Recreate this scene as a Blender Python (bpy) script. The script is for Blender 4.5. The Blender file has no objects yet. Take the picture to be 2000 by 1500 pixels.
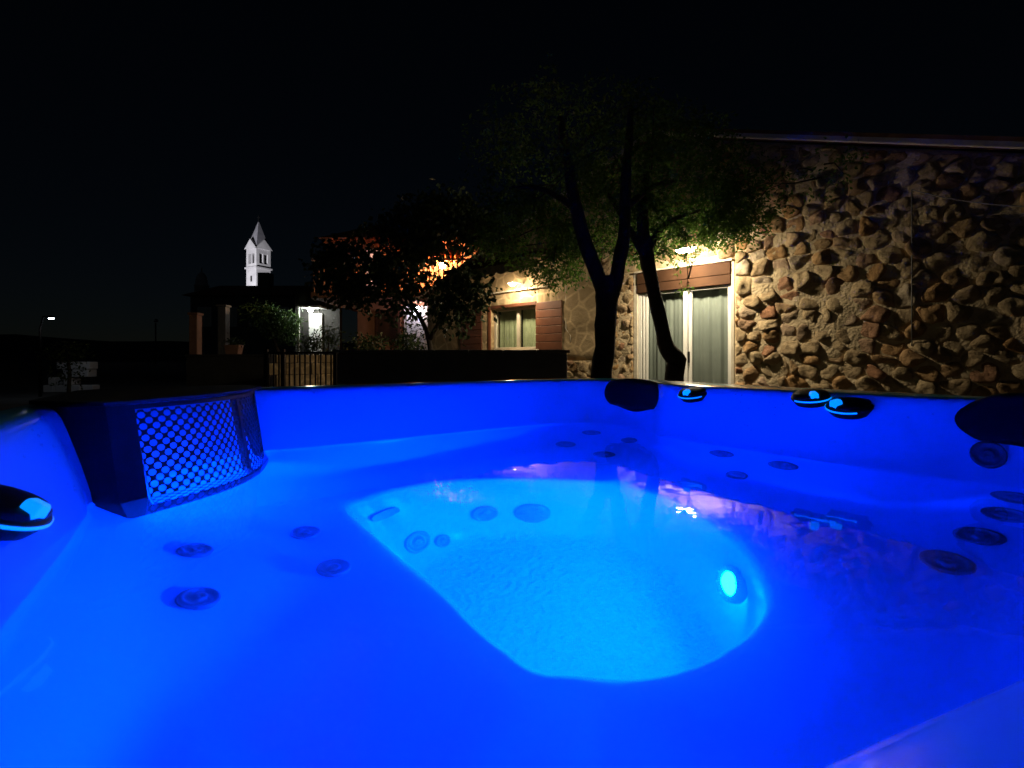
import bpy, bmesh, math, random
from mathutils import Vector, Matrix
from mathutils.bvhtree import BVHTree
from mathutils import noise as mnoise

random.seed(7)
PI = math.pi
scene = bpy.context.scene
COL = scene.collection

# ------------------------------------------------------------------ camera, sky, exposure
CAM_Z = 1.05                     # the phone is held a hand above the near rim of the tub
WATER = 0.72                     # water level above the paving
cam = bpy.data.cameras.new('camera')
cam.sensor_width = 36.0
cam.lens = 925.0 / 2000.0 * 36.0
cam.shift_y = -0.025
cam.clip_start = 0.02
cam.clip_end = 2000.0
cam.dof.use_dof = True
cam.dof.focus_distance = 3.5
cam.dof.aperture_fstop = 6.5
camo = bpy.data.objects.new('camera', cam)
COL.objects.link(camo)
camo.location = (0, 0, CAM_Z)
camo.rotation_euler = (PI / 2, 0, 0)
scene.camera = camo

world = bpy.data.worlds.new('World')
scene.world = world
world.use_nodes = True
wn = world.node_tree
wn.nodes.clear()
SKY = 0.00045                    # clear night, faint moonlight
sky = wn.nodes.new('ShaderNodeTexSky')
sky.sky_type = 'NISHITA'
sky.sun_disc = False
sky.sun_elevation = math.radians(25.0)
sky.sun_rotation = math.radians(180.0)
sky.ozone_density = 4.0
sky.dust_density = 0.2
bg = wn.nodes.new('ShaderNodeBackground')
bg.inputs['Strength'].default_value = SKY
wo = wn.nodes.new('ShaderNodeOutputWorld')
wn.links.new(sky.outputs[0], bg.inputs[0])
wn.links.new(bg.outputs[0], wo.inputs[0])

moon = bpy.data.lights.new('moon', 'SUN')
moon.energy = 0.003
moon.angle = math.radians(0.5)
moon.color = (0.85, 0.9, 1.0)
mo = bpy.data.objects.new('moon', moon)
COL.objects.link(mo)
mo.rotation_euler = (math.radians(65.0), 0, 0)      # from behind the camera, 25 degrees up

vs = scene.view_settings
vs.view_transform = 'Standard'
vs.look = 'None'
vs.exposure = 0.0
vs.gamma = 1.0
vs.use_curve_mapping = False

cy = scene.cycles
cy.use_denoising = True
try:
    cy.denoiser = 'OPENIMAGEDENOISE'
    cy.denoising_input_passes = 'RGB_ALBEDO_NORMAL'
    cy.denoising_prefilter = 'ACCURATE'
except Exception:
    pass
cy.max_bounces = 16
cy.diffuse_bounces = 7
cy.glossy_bounces = 6
cy.transmission_bounces = 10
cy.transparent_max_bounces = 12
cy.volume_bounces = 3
cy.caustics_reflective = False
cy.caustics_refractive = True
cy.blur_glossy = 0.3
cy.sample_clamp_indirect = 12.0
cy.sample_clamp_direct = 0.0

# ------------------------------------------------------------------ helpers
WM = {}


def link(o, parent=None, world_m=None):
    COL.objects.link(o)
    m = world_m if world_m is not None else Matrix.Identity(4)
    if parent is not None:
        o.parent = parent
        o.matrix_parent_inverse = WM[parent].inverted()
    o.matrix_basis = m
    WM[o] = m.copy()
    return o


def tag(o, label=None, cat=None, group=None, kind=None):
    if label:
        o['label'] = label
    if cat:
        o['category'] = cat
    if group:
        o['group'] = group
    if kind:
        o['kind'] = kind
    return o


def empty(name, loc, label, cat, group=None):
    o = bpy.data.objects.new(name, None)
    o.empty_display_size = 0.2
    link(o, None, Matrix.Translation(Vector(loc)))
    return tag(o, label, cat, group)


class MB:
    def __init__(self):
        self.v = []
        self.f = []

    def add(self, vs_, fs_):
        n = len(self.v)
        self.v += [tuple(v) for v in vs_]
        self.f += [tuple(i + n for i in f) for f in fs_]
        return self

    def box(self, lo, hi, m=None, bev=0.0):
        x0, y0, z0 = lo
        x1, y1, z1 = hi
        p = [(x0, y0, z0), (x1, y0, z0), (x1, y1, z0), (x0, y1, z0), (x0, y0, z1), (x1, y0, z1), (x1, y1, z1), (x0, y1, z1)]
        if m is not None:
            p = [m @ Vector(q) for q in p]
        return self.add(p, [(0, 3, 2, 1), (4, 5, 6, 7), (0, 1, 5, 4), (1, 2, 6, 5), (2, 3, 7, 6), (3, 0, 4, 7)])

    def tube(self, pts, rad, n=8, caps=True, wob=0.0):
        pts = [Vector(p) for p in pts]
        if not isinstance(rad, (list, tuple)):
            rad = [rad] * len(pts)
        vs_, fs_ = [], []
        up = Vector((0.13, 0.31, 0.94))
        for i, p in enumerate(pts):
            d = (pts[min(i + 1, len(pts) - 1)] - pts[max(i - 1, 0)]).normalized()
            a = d.cross(up)
            if a.length < 0.05:
                a = d.cross(Vector((1, 0, 0)))
            a.normalize()
            b = d.cross(a).normalized()
            for k in range(n):
                t = 2 * PI * k / n
                w = 1.0
                if wob:
                    w = 1 + wob * mnoise.noise(Vector((p.x * 3 + math.cos(t), p.y * 3 + math.sin(t), p.z * 4)))
                vs_.append(p + (a * math.cos(t) + b * math.sin(t)) * rad[i] * w)
        for i in range(len(pts) - 1):
            for k in range(n):
                fs_.append((i * n + k, i * n + (k + 1) % n, (i + 1) * n + (k + 1) % n, (i + 1) * n + k))
        if caps:
            fs_.append(tuple(reversed(range(n))))
            fs_.append(tuple(range((len(pts) - 1) * n, len(pts) * n)))
        return self.add(vs_, fs_)

    def lathe(self, prof, n=20, m=None):
        """prof: list of (r, z); closed at r = 0 ends"""
        vs_, fs_ = [], []
        for r, z in prof:
            for k in range(n):
                t = 2 * PI * k / n
                vs_.append(Vector((max(r, 1e-5) * math.cos(t), max(r, 1e-5) * math.sin(t), z)))
        for i in range(len(prof) - 1):
            for k in range(n):
                fs_.append((i * n + k, i * n + (k + 1) % n, (i + 1) * n + (k + 1) % n, (i + 1) * n + k))
        if m is not None:
            vs_ = [m @ v for v in vs_]
        return self.add(vs_, fs_)

    def prism(self, poly, z0, z1, m=None):
        n = len(poly)
        vs_ = [Vector((x, y, z0)) for x, y in poly] + [Vector((x, y, z1)) for x, y in poly]
        if m is not None:
            vs_ = [m @ v for v in vs_]
        fs_ = [tuple(reversed(range(n))), tuple(range(n, 2 * n))] + [(i, (i + 1) % n, n + (i + 1) % n, n + i) for i in range(n)]
        return self.add(vs_, fs_)

    def mesh(self, name, smooth=False):
        me = bpy.data.meshes.new(name)
        me.from_pydata(self.v, [], self.f)
        me.update()
        if smooth:
            for p in me.polygons:
                p.use_smooth = True
        return me

    def build(self, name, mat, parent=None, smooth=False, world_m=None, bevel=0.0, fix=False):
        me = self.mesh(name, smooth)
        if fix:
            bm = bmesh.new()
            bm.from_mesh(me)
            bmesh.ops.recalc_face_normals(bm, faces=bm.faces)
            bm.to_mesh(me)
            bm.free()
        me.materials.append(mat)
        o = bpy.data.objects.new(name, me)
        if bevel:
            md = o.modifiers.new('bevel', 'BEVEL')
            md.width = bevel
            md.segments = 2
            md.limit_method = 'ANGLE'
        return link(o, parent, world_m)


def inst(me, name, parent=None, world_m=None):
    return link(bpy.data.objects.new(name, me), parent, world_m)


# ------------------------------------------------------------------ materials
def nmat(name):
    m = bpy.data.materials.new(name)
    m.use_nodes = True
    nt = m.node_tree
    b = nt.nodes['Principled BSDF']
    return m, nt, b


def setp(b, k, v):
    if k in b.inputs:
        b.inputs[k].default_value = v


def mat(name, col, rough=0.7, col2=None, scale=4.0, bump=0.0, bscale=None, metal=0.0, spec=0.5, rand=0.0, bdist=0.02, detail=6.0):
    m, nt, b = nmat(name)
    setp(b, 'Roughness', rough)
    setp(b, 'Metallic', metal)
    setp(b, 'Specular IOR Level', spec)
    c = tuple(col) + (1,)
    tc = nt.nodes.new('ShaderNodeTexCoord')
    src = None
    if col2 is not None:
        nz = nt.nodes.new('ShaderNodeTexNoise')
        nz.inputs['Scale'].default_value = scale
        nz.inputs['Detail'].default_value = detail
        nt.links.new(tc.outputs['Object'], nz.inputs['Vector'])
        rp = nt.nodes.new('ShaderNodeValToRGB')
        rp.color_ramp.elements[0].position = 0.35
        rp.color_ramp.elements[1].position = 0.65
        rp.color_ramp.elements[0].color = c
        rp.color_ramp.elements[1].color = tuple(col2) + (1,)
        nt.links.new(nz.outputs['Fac'], rp.inputs[0])
        src = rp.outputs[0]
    if rand:
        oi = nt.nodes.new('ShaderNodeObjectInfo')
        hs = nt.nodes.new('ShaderNodeHueSaturation')
        mr = nt.nodes.new('ShaderNodeMapRange')
        mr.inputs[3].default_value = 1 - rand
        mr.inputs[4].default_value = 1 + rand
        nt.links.new(oi.outputs['Random'], mr.inputs[0])
        nt.links.new(mr.outputs[0], hs.inputs['Value'])
        if src is not None:
            nt.links.new(src, hs.inputs['Color'])
        else:
            hs.inputs['Color'].default_value = c
        src = hs.outputs[0]
    if src is not None:
        nt.links.new(src, b.inputs['Base Color'])
    else:
        b.inputs['Base Color'].default_value = c
    if bump:
        n2 = nt.nodes.new('ShaderNodeTexNoise')
        n2.inputs['Scale'].default_value = bscale or scale * 6
        n2.inputs['Detail'].default_value = 8
        nt.links.new(tc.outputs['Object'], n2.inputs['Vector'])
        bp = nt.nodes.new('ShaderNodeBump')
        bp.inputs['Strength'].default_value = bump
        bp.inputs['Distance'].default_value = bdist
        nt.links.new(n2.outputs['Fac'], bp.inputs['Height'])
        nt.links.new(bp.outputs[0], b.inputs['Normal'])
    return m


def emat(name, col, strength):
    m, nt, b = nmat(name)
    b.inputs['Base Color'].default_value = (0.8, 0.8, 0.8, 1)
    setp(b, 'Emission Color', tuple(col) + (1,))
    setp(b, 'Emission Strength', strength)
    return m


def shell_mat():
    m, nt, b = nmat('pale_blue_acrylic')
    setp(b, 'Base Color', (0.37, 0.81, 0.90, 1))
    setp(b, 'Roughness', 0.16)
    setp(b, 'Specular IOR Level', 0.5)
    tc = nt.nodes.new('ShaderNodeTexCoord')
    nz = nt.nodes.new('ShaderNodeTexNoise')
    nz.inputs['Scale'].default_value = 5.0
    nz.inputs['Detail'].default_value = 5
    nt.links.new(tc.outputs['Object'], nz.inputs['Vector'])
    rp = nt.nodes.new('ShaderNodeValToRGB')
    rp.color_ramp.elements[0].color = (0.06, 0.60, 0.87, 1)
    rp.color_ramp.elements[1].color = (0.085, 0.66, 0.91, 1)
    nt.links.new(nz.outputs['Fac'], rp.inputs[0])
    nt.links.new(rp.outputs[0], b.inputs['Base Color'])
    # pebbled anti-slip relief on the footwell floor only (it is moulded there)
    sp = nt.nodes.new('ShaderNodeSeparateXYZ')
    nt.links.new(tc.outputs['Object'], sp.inputs[0])
    mr = nt.nodes.new('ShaderNodeMapRange')
    mr.inputs[1].default_value = WATER - 0.66
    mr.inputs[2].default_value = WATER - 0.69
    mr.inputs[3].default_value = 0.0
    mr.inputs[4].default_value = 0.55
    nt.links.new(sp.outputs['Z'], mr.inputs[0])
    vz = nt.nodes.new('ShaderNodeTexNoise')
    vz.inputs['Scale'].default_value = 55.0
    vz.inputs['Detail'].default_value = 3.0
    nt.links.new(tc.outputs['Object'], vz.inputs['Vector'])
    bp = nt.nodes.new('ShaderNodeBump')
    bp.inputs['Distance'].default_value = 0.03
    nt.links.new(mr.outputs[0], bp.inputs['Strength'])
    nt.links.new(vz.outputs['Fac'], bp.inputs['Height'])
    nt.links.new(bp.outputs[0], b.inputs['Normal'])
    return m


MILK = 0.28


def water_mat():
    m = bpy.data.materials.new('water_surface')
    m.use_nodes = True
    nt = m.node_tree
    nt.nodes.clear()
    out = nt.nodes.new('ShaderNodeOutputMaterial')
    g = nt.nodes.new('ShaderNodeBsdfGlass')
    g.inputs['IOR'].default_value = 1.333
    g.inputs['Roughness'].default_value = 0.0
    tc = nt.nodes.new('ShaderNodeTexCoord')
    nz = nt.nodes.new('ShaderNodeTexNoise')
    nz.inputs['Scale'].default_value = 9.0
    nz.inputs['Detail'].default_value = 2.0
    nt.links.new(tc.outputs['Object'], nz.inputs['Vector'])
    bp = nt.nodes.new('ShaderNodeBump')
    bp.inputs['Strength'].default_value = 0.2
    bp.inputs['Distance'].default_value = 0.004
    nt.links.new(nz.outputs['Fac'], bp.inputs['Height'])
    nt.links.new(bp.outputs[0], g.inputs['Normal'])
    nt.links.new(g.outputs[0], out.inputs['Surface'])
    # slightly milky, aerated water
    v = nt.nodes.new('ShaderNodeVolumeScatter')
    v.inputs['Color'].default_value = (0.95, 0.98, 1.0, 1)
    v.inputs['Density'].default_value = MILK
    v.inputs['Anisotropy'].default_value = 0.3
    nt.links.new(v.outputs[0], out.inputs['Volume'])
    return m


def glass_mat():
    m = bpy.data.materials.new('window_glass')
    m.use_nodes = True
    nt = m.node_tree
    nt.nodes.clear()
    out = nt.nodes.new('ShaderNodeOutputMaterial')
    mx = nt.nodes.new('ShaderNodeMixShader')
    t = nt.nodes.new('ShaderNodeBsdfTransparent')
    t.inputs[0].default_value = (0.93, 0.96, 0.94, 1)
    g = nt.nodes.new('ShaderNodeBsdfGlossy')
    g.inputs['Roughness'].default_value = 0.02
    lw = nt.nodes.new('ShaderNodeLayerWeight')
    lw.inputs[0].default_value = 0.5
    pw = nt.nodes.new('ShaderNodeMath')
    pw.operation = 'POWER'
    pw.inputs[1].default_value = 5.0
    ma = nt.nodes.new('ShaderNodeMath')
    ma.operation = 'MULTIPLY_ADD'
    ma.inputs[1].default_value = 0.9
    ma.inputs[2].default_value = 0.04
    nt.links.new(lw.outputs['Facing'], pw.inputs[0])
    nt.links.new(pw.outputs[0], ma.inputs[0])
    nt.links.new(ma.outputs[0], mx.inputs[0])
    nt.links.new(t.outputs[0], mx.inputs[1])
    nt.links.new(g.outputs[0], mx.inputs[2])
    nt.links.new(mx.outputs[0], out.inputs['Surface'])
    return m


def leaf_mat(name, c1, c2, trans=0.3):
    m = bpy.data.materials.new(name)
    m.use_nodes = True
    nt = m.node_tree
    b = nt.nodes['Principled BSDF']
    out = nt.nodes['Material Output']
    setp(b, 'Roughness', 0.65)
    setp(b, 'Specular IOR Level', 0.25)
    tc = nt.nodes.new('ShaderNodeTexCoord')
    nz = nt.nodes.new('ShaderNodeTexNoise')
    nz.inputs['Scale'].default_value = 6.0
    nt.links.new(tc.outputs['Object'], nz.inputs['Vector'])
    rp = nt.nodes.new('ShaderNodeValToRGB')
    rp.color_ramp.elements[0].position = 0.35
    rp.color_ramp.elements[1].position = 0.68
    rp.color_ramp.elements[0].color = tuple(c1) + (1,)
    rp.color_ramp.elements[1].color = tuple(c2) + (1,)
    nt.links.new(nz.outputs['Fac'], rp.inputs[0])
    nt.links.new(rp.outputs[0], b.inputs['Base Color'])
    tr = nt.nodes.new('ShaderNodeBsdfTranslucent')
    nt.links.new(rp.outputs[0], tr.inputs[0])
    mx = nt.nodes.new('ShaderNodeMixShader')
    mx.inputs[0].default_value = trans
    nt.links.new(b.outputs[0], mx.inputs[1])
    nt.links.new(tr.outputs[0], mx.inputs[2])
    nt.links.new(mx.outputs[0], out.inputs['Surface'])
    return m


def stone_mat():
    m, nt, b = nmat('rubble_stone')
    setp(b, 'Roughness', 0.9)
    setp(b, 'Specular IOR Level', 0.2)
    oi = nt.nodes.new('ShaderNodeObjectInfo')
    rp = nt.nodes.new('ShaderNodeValToRGB')
    cr = rp.color_ramp
    cols = [(0.0, (0.37, 0.28, 0.17)), (0.25, (0.45, 0.355, 0.22)), (0.5, (0.33, 0.245, 0.145)), (0.68, (0.42, 0.25, 0.11)),
            (0.8, (0.46, 0.39, 0.29)), (0.93, (0.31, 0.15, 0.08)), (1.0, (0.36, 0.30, 0.21))]
    cr.elements[0].position, cr.elements[0].color = 0.0, cols[0][1] + (1,)
    cr.elements[1].position, cr.elements[1].color = 1.0, cols[-1][1] + (1,)
    for p, c in cols[1:-1]:
        e = cr.elements.new(p)
        e.color = c + (1,)
    nt.links.new(oi.outputs['Random'], rp.inputs[0])
    tc = nt.nodes.new('ShaderNodeTexCoord')
    ad = nt.nodes.new('ShaderNodeVectorMath')
    ad.operation = 'ADD'
    cb = nt.nodes.new('ShaderNodeCombineXYZ')
    ml = nt.nodes.new('ShaderNodeMath')
    ml.operation = 'MULTIPLY'
    ml.inputs[1].default_value = 37.0
    nt.links.new(oi.outputs['Random'], ml.inputs[0])
    nt.links.new(ml.outputs[0], cb.inputs[0])
    nt.links.new(tc.outputs['Object'], ad.inputs[0])
    nt.links.new(cb.outputs[0], ad.inputs[1])
    nz = nt.nodes.new('ShaderNodeTexNoise')
    nz.inputs['Scale'].default_value = 9.0
    nz.inputs['Detail'].default_value = 7
    nz.inputs['Roughness'].default_value = 0.65
    nt.links.new(ad.outputs[0], nz.inputs['Vector'])
    r2 = nt.nodes.new('ShaderNodeValToRGB')
    r2.color_ramp.elements[0].position = 0.3
    r2.color_ramp.elements[1].position = 0.7
    r2.color_ramp.elements[0].color = (0.55, 0.5, 0.45, 1)
    r2.color_ramp.elements[1].color = (1.25, 1.22, 1.15, 1)
    nt.links.new(nz.outputs['Fac'], r2.inputs[0])
    mx = nt.nodes.new('ShaderNodeMix')
    mx.data_type = 'RGBA'
    mx.blend_type = 'MULTIPLY'
    mx.inputs[0].default_value = 1.0
    nt.links.new(rp.outputs[0], mx.inputs[6])
    nt.links.new(r2.outputs[0], mx.inputs[7])
    nt.links.new(mx.outputs[2], b.inputs['Base Color'])
    n2 = nt.nodes.new('ShaderNodeTexNoise')
    n2.inputs['Scale'].default_value = 16.0
    n2.inputs['Detail'].default_value = 9
    n2.inputs['Roughness'].default_value = 0.7
    nt.links.new(ad.outputs[0], n2.inputs['Vector'])
    bp = nt.nodes.new('ShaderNodeBump')
    bp.inputs['Strength'].default_value = 0.9
    bp.inputs['Distance'].default_value = 0.045
    nt.links.new(n2.outputs['Fac'], bp.inputs['Height'])
    nt.links.new(bp.outputs[0], b.inputs['Normal'])
    return m


M = {}
M['shell'] = shell_mat()
M['water'] = water_mat()
M['glass'] = glass_mat()
M['stone'] = stone_mat()
M['mortar'] = mat('lime_mortar', (0.58, 0.46, 0.29), 0.95, (0.44, 0.34, 0.21), 5.0, 0.8, 30.0, bdist=0.03, spec=0.15)
M['black'] = mat('black_plastic', (0.004, 0.004, 0.0045), 0.5, bump=0.1, bscale=200.0, bdist=0.001, spec=0.18)
M['foam'] = mat('black_foam', (0.004, 0.004, 0.0045), 0.75, bump=0.15, bscale=120.0, bdist=0.002, spec=0.2)
M['jet'] = mat('graphite_plastic', (0.04, 0.04, 0.045), 0.3)
M['jetmid'] = mat('slate_plastic', (0.10, 0.11, 0.13), 0.3)
M['jetgrey'] = mat('grey_plastic', (0.22, 0.23, 0.25), 0.3)
M['steel'] = mat('brushed_steel', (0.45, 0.46, 0.48), 0.25, metal=1.0)
M['clear'] = mat('pale_grey_plastic', (0.42, 0.45, 0.48), 0.15)
M['whiteplastic'] = mat('white_plastic', (0.75, 0.76, 0.78), 0.3)
M['cabinet'] = mat('cabinet_board', (0.06, 0.045, 0.035), 0.6, (0.09, 0.07, 0.055), 6.0, 0.2)
M['led'] = emat('blue_led', (0.00001, 0.040, 1.0), 12500.0)
M['ledstrip'] = emat('blue_led_strip', (0.00001, 0.039, 1.0), 2400.0)
M['knobglow'] = emat('knob_glow', (0.0, 0.26, 1.0), 1.1)  # blue glow: handle, and stand-in for lit water mirrored along the edge
M['plaster'] = mat('rough_plaster', (0.46, 0.35, 0.21), 0.9, (0.33, 0.245, 0.14), 2.2, 0.6, 14.0, spec=0.15)
_nt = M['plaster'].node_tree                       # flush-pointed stones showing faintly in the lime render
_b = _nt.nodes['Principled BSDF']
_src = _b.inputs['Base Color'].links[0].from_socket
_tc = _nt.nodes.new('ShaderNodeTexCoord')
_v = _nt.nodes.new('ShaderNodeTexVoronoi')
_v.feature = 'DISTANCE_TO_EDGE'
_v.inputs['Scale'].default_value = 3.4
_nt.links.new(_tc.outputs['Object'], _v.inputs['Vector'])
_r = _nt.nodes.new('ShaderNodeValToRGB')
_r.color_ramp.elements[0].position = 0.02
_r.color_ramp.elements[1].position = 0.11
_r.color_ramp.elements[0].color = (1.3, 1.28, 1.25, 1)
_r.color_ramp.elements[1].color = (0.86, 0.84, 0.80, 1)
_nt.links.new(_v.outputs['Distance'], _r.inputs[0])
_m = _nt.nodes.new('ShaderNodeMix')
_m.data_type = 'RGBA'
_m.blend_type = 'MULTIPLY'
_m.inputs[0].default_value = 1.0
_nt.links.new(_src, _m.inputs[6])
_nt.links.new(_r.outputs[0], _m.inputs[7])
_nt.links.new(_m.outputs[2], _b.inputs['Base Color'])
M['cream'] = mat('cream_plaster', (0.62, 0.56, 0.44), 0.9, (0.52, 0.46, 0.36), 5.0, 0.4, 24.0, spec=0.2)
M['white'] = mat('white_paint', (0.74, 0.73, 0.68), 0.45, bump=0.05, bscale=60.0)
M['wood'] = mat('brown_wood', (0.15, 0.048, 0.018), 0.55, (0.20, 0.07, 0.028), 7.0, 0.35, 40.0, rand=0.18, bdist=0.004)
M['wooddark'] = mat('dark_brown_wood', (0.085, 0.028, 0.012), 0.55, (0.12, 0.04, 0.018), 7.0, 0.35, 40.0, rand=0.15, bdist=0.004)
M['woodbox'] = mat('varnished_wood', (0.036, 0.017, 0.009), 0.75, (0.055, 0.027, 0.014), 3.0, 0.2, 30.0, bdist=0.003, spec=0.08)
M['curtain'] = mat('grey_green_cloth', (0.225, 0.235, 0.225), 0.85, (0.265, 0.275, 0.26), 3.0, 0.3, 90.0, bdist=0.002, spec=0.1)
M['netcurtain'] = mat('pale_green_cloth', (0.40, 0.43, 0.28), 0.85, (0.48, 0.50, 0.34), 9.0, 0.2, 60.0, bdist=0.002, spec=0.1)
M['bark'] = mat('dark_bark', (0.045, 0.035, 0.027), 0.95, (0.075, 0.06, 0.045), 9.0, 0.9, 24.0, spec=0.1)
M['leaf'] = leaf_mat('oak_leaf', (0.045, 0.10, 0.016), (0.10, 0.18, 0.03), 0.55)
M['leafb'] = leaf_mat('broad_leaf', (0.03, 0.05, 0.015), (0.06, 0.085, 0.025), 0.06)
M['leafc'] = leaf_mat('vine_leaf', (0.03, 0.07, 0.015), (0.07, 0.12, 0.03), 0.25)
M['rooftile'] = mat('clay_roof_tile', (0.20, 0.085, 0.045), 0.85, (0.27, 0.13, 0.075), 4.0, 0.5, 14.0)
M['darkmetal'] = mat('dark_iron', (0.009, 0.009, 0.01), 0.5, metal=0.6)
M['paving'] = mat('stone_paving', (0.09, 0.08, 0.066), 0.9, (0.06, 0.055, 0.045), 3.0, 0.5, 20.0)
M['earth'] = mat('dark_ground', (0.05, 0.045, 0.035), 0.95, (0.035, 0.035, 0.025), 0.6, 0.5, 4.0)
M['render'] = mat('grey_render', (0.19, 0.185, 0.18), 0.9, (0.145, 0.14, 0.135), 3.0, 0.4, 25.0, spec=0.2)
M['orange'] = mat('orange_render', (0.45, 0.20, 0.10), 0.9, (0.36, 0.16, 0.085), 2.5, 0.3, 18.0, spec=0.2)
M['orangecloth'] = mat('orange_awning_cloth', (0.55, 0.14, 0.03), 0.8)
M['awning'] = mat('beige_awning_cloth', (0.34, 0.27, 0.18), 0.85, (0.28, 0.22, 0.15), 6.0)
M['limestone'] = mat('pale_limestone', (0.62, 0.60, 0.60), 0.85, (0.50, 0.48, 0.49), 0.7, 0.4, 3.0)
M['spire'] = mat('spire_stone', (0.36, 0.35, 0.38), 0.85, (0.28, 0.27, 0.30), 0.9, 0.4, 4.0)
M['dark'] = mat('dark_interior', (0.015, 0.014, 0.013), 0.9)
M['terracotta'] = mat('terracotta', (0.42, 0.22, 0.13), 0.85, (0.34, 0.17, 0.10), 6.0, 0.3)
M['darkstone'] = mat('dark_stone', (0.055, 0.05, 0.045), 0.9, (0.04, 0.036, 0.032), 3.0, 0.3)
M['asphalt'] = mat('asphalt', (0.055, 0.055, 0.056), 0.9, (0.04, 0.04, 0.04), 2.0, 0.4, 30.0)

TC, TS = math.cos(math.radians(31)), math.sin(math.radians(31))


def T(a, b, z=0.0):
    """tub frame (a along the far wall, b away from the near wall, z above the water) to world"""
    return Vector((a * TC - b * TS, a * TS + b * TC, WATER + z))


# ------------------------------------------------------------------ ground
def sheet(name, poly, z, m, kind='structure'):
    mb = MB()
    mb.add([(x, y, z) for x, y in poly], [tuple(range(len(poly)))])
    o = mb.build(name, m)
    return tag(o, kind=kind)


sheet('ground', [(-900, -200), (900, -200), (900, 1500), (-900, 1500)], -0.012, M['earth'])
sheet('paving', [(-6, -4), (9, -4), (9, 9.5), (-6, 12.5)], -0.004, M['paving'])

# ------------------------------------------------------------------ hot tub
tub = empty('hot_tub', T(0.72, 1.0, -WATER), 'pale blue acrylic hot tub lit blue from below the water', 'hot tub')


def catmull(pts, n=8):
    out = []
    L = len(pts)
    for i in range(L):
        p0, p1, p2, p3 = [Vector(pts[(i + k - 1) % L]) for k in range(4)]
        for j in range(n):
            t = j / n
            out.append(0.5 * ((2 * p1) + (-p0 + p2) * t + (2 * p0 - 5 * p1 + 4 * p2 - p3) * t * t + (-p0 + 3 * p1 - 3 * p2 + p3) * t ** 3))
    return out


CEN = Vector((0.70, 1.00))
NA = 240


def polar(curve):
    """radius of a closed curve about CEN for NA angles (outermost hit)"""
    res = []
    L = len(curve)
    for k in range(NA):
        t = 2 * PI * k / NA
        d = Vector((math.cos(t), math.sin(t)))
        best = 0
        for i in range(L):
            p = curve[i] - CEN
            q = curve[(i + 1) % L] - CEN
            e = q - p
            den = d.x * e.y - d.y * e.x
            if abs(den) < 1e-9:
                continue
            r = (p.x * e.y - p.y * e.x) / den
            u = (p.x * d.y - p.y * d.x) / den
            if r > 0 and -1e-6 <= u <= 1 + 1e-6:
                best = max(best, r)
        res.append(best)
    return res


def rrect(a0, a1, b0, b1, r, n=10):
    out = []
    for cx, cyy, t0 in ((a1 - r, b1 - r, 0), (a0 + r, b1 - r, PI / 2), (a0 + r, b0 + r, PI), (a1 - r, b0 + r, 1.5 * PI)):
        for i in range(n + 1):
            t = t0 + PI / 2 * i / n
            out.append(Vector((cx + r * math.cos(t), cyy + r * math.sin(t))))
    return out


FOOT = [(0.300, 1.405), (0.366, 1.451), (0.471, 1.483), (0.645, 1.476), (0.835, 1.39), (0.978, 1.289), (1.097, 1.168), (1.137, 0.97),
        (1.082, 0.785), (0.995, 0.635), (0.892, 0.540), (0.800, 0.506), (0.692, 0.503), (0.600, 0.520), (0.540, 0.549), (0.479, 0.597),
        (0.432, 0.639), (0.413, 0.704), (0.397, 0.791), (0.391, 0.895), (0.372, 1.006), (0.335, 1.179)]
WL = [(-0.235, 0.45), (-0.235, 0.75), (-0.238, 1.05), (-0.25, 1.29), (-0.255, 1.44), (-0.095, 1.69), (0.07, 1.876), (0.26, 1.874), (0.6, 1.89),
      (1.0, 1.93), (1.35, 1.93), (1.57, 1.86), (1.655, 1.70), (1.64, 1.53), (1.565, 1.37), (1.575, 1.15), (1.60, 0.85), (1.65, 0.6), (1.715, 0.4),
      (1.70, 0.22), (1.55, 0.12), (1.2, 0.09), (0.8, 0.118), (0.4, 0.182), (0.0, 0.24), (-0.17, 0.31)]
RSE = polar(catmull(FOOT, 6))
RWL = polar(catmull(WL, 8))
RRO = polar(rrect(-0.44, 1.90, -0.30, 2.075, 0.22))
# the flare of the wall above the water, per angle


def lerp(a, b, t):
    return a + (b - a) * t


def smooth01(t):
    t = max(0.0, min(1.0, t))
    return t * t * (3 - 2 * t)


def adiff(a, b):
    return abs((a - b + PI) % (2 * PI) - PI)


def ang(a, b):
    return math.atan2(b - CEN.y, a - CEN.x)


RIDGES = [(ang(1.56, 1.36), 0.10, 0.09), (ang(0.25, 0.2), 0.16, 0.05), (ang(1.6, 0.25), 0.16, 0.05)]
NEAR0 = ang(0.4, 0.1)


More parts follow.
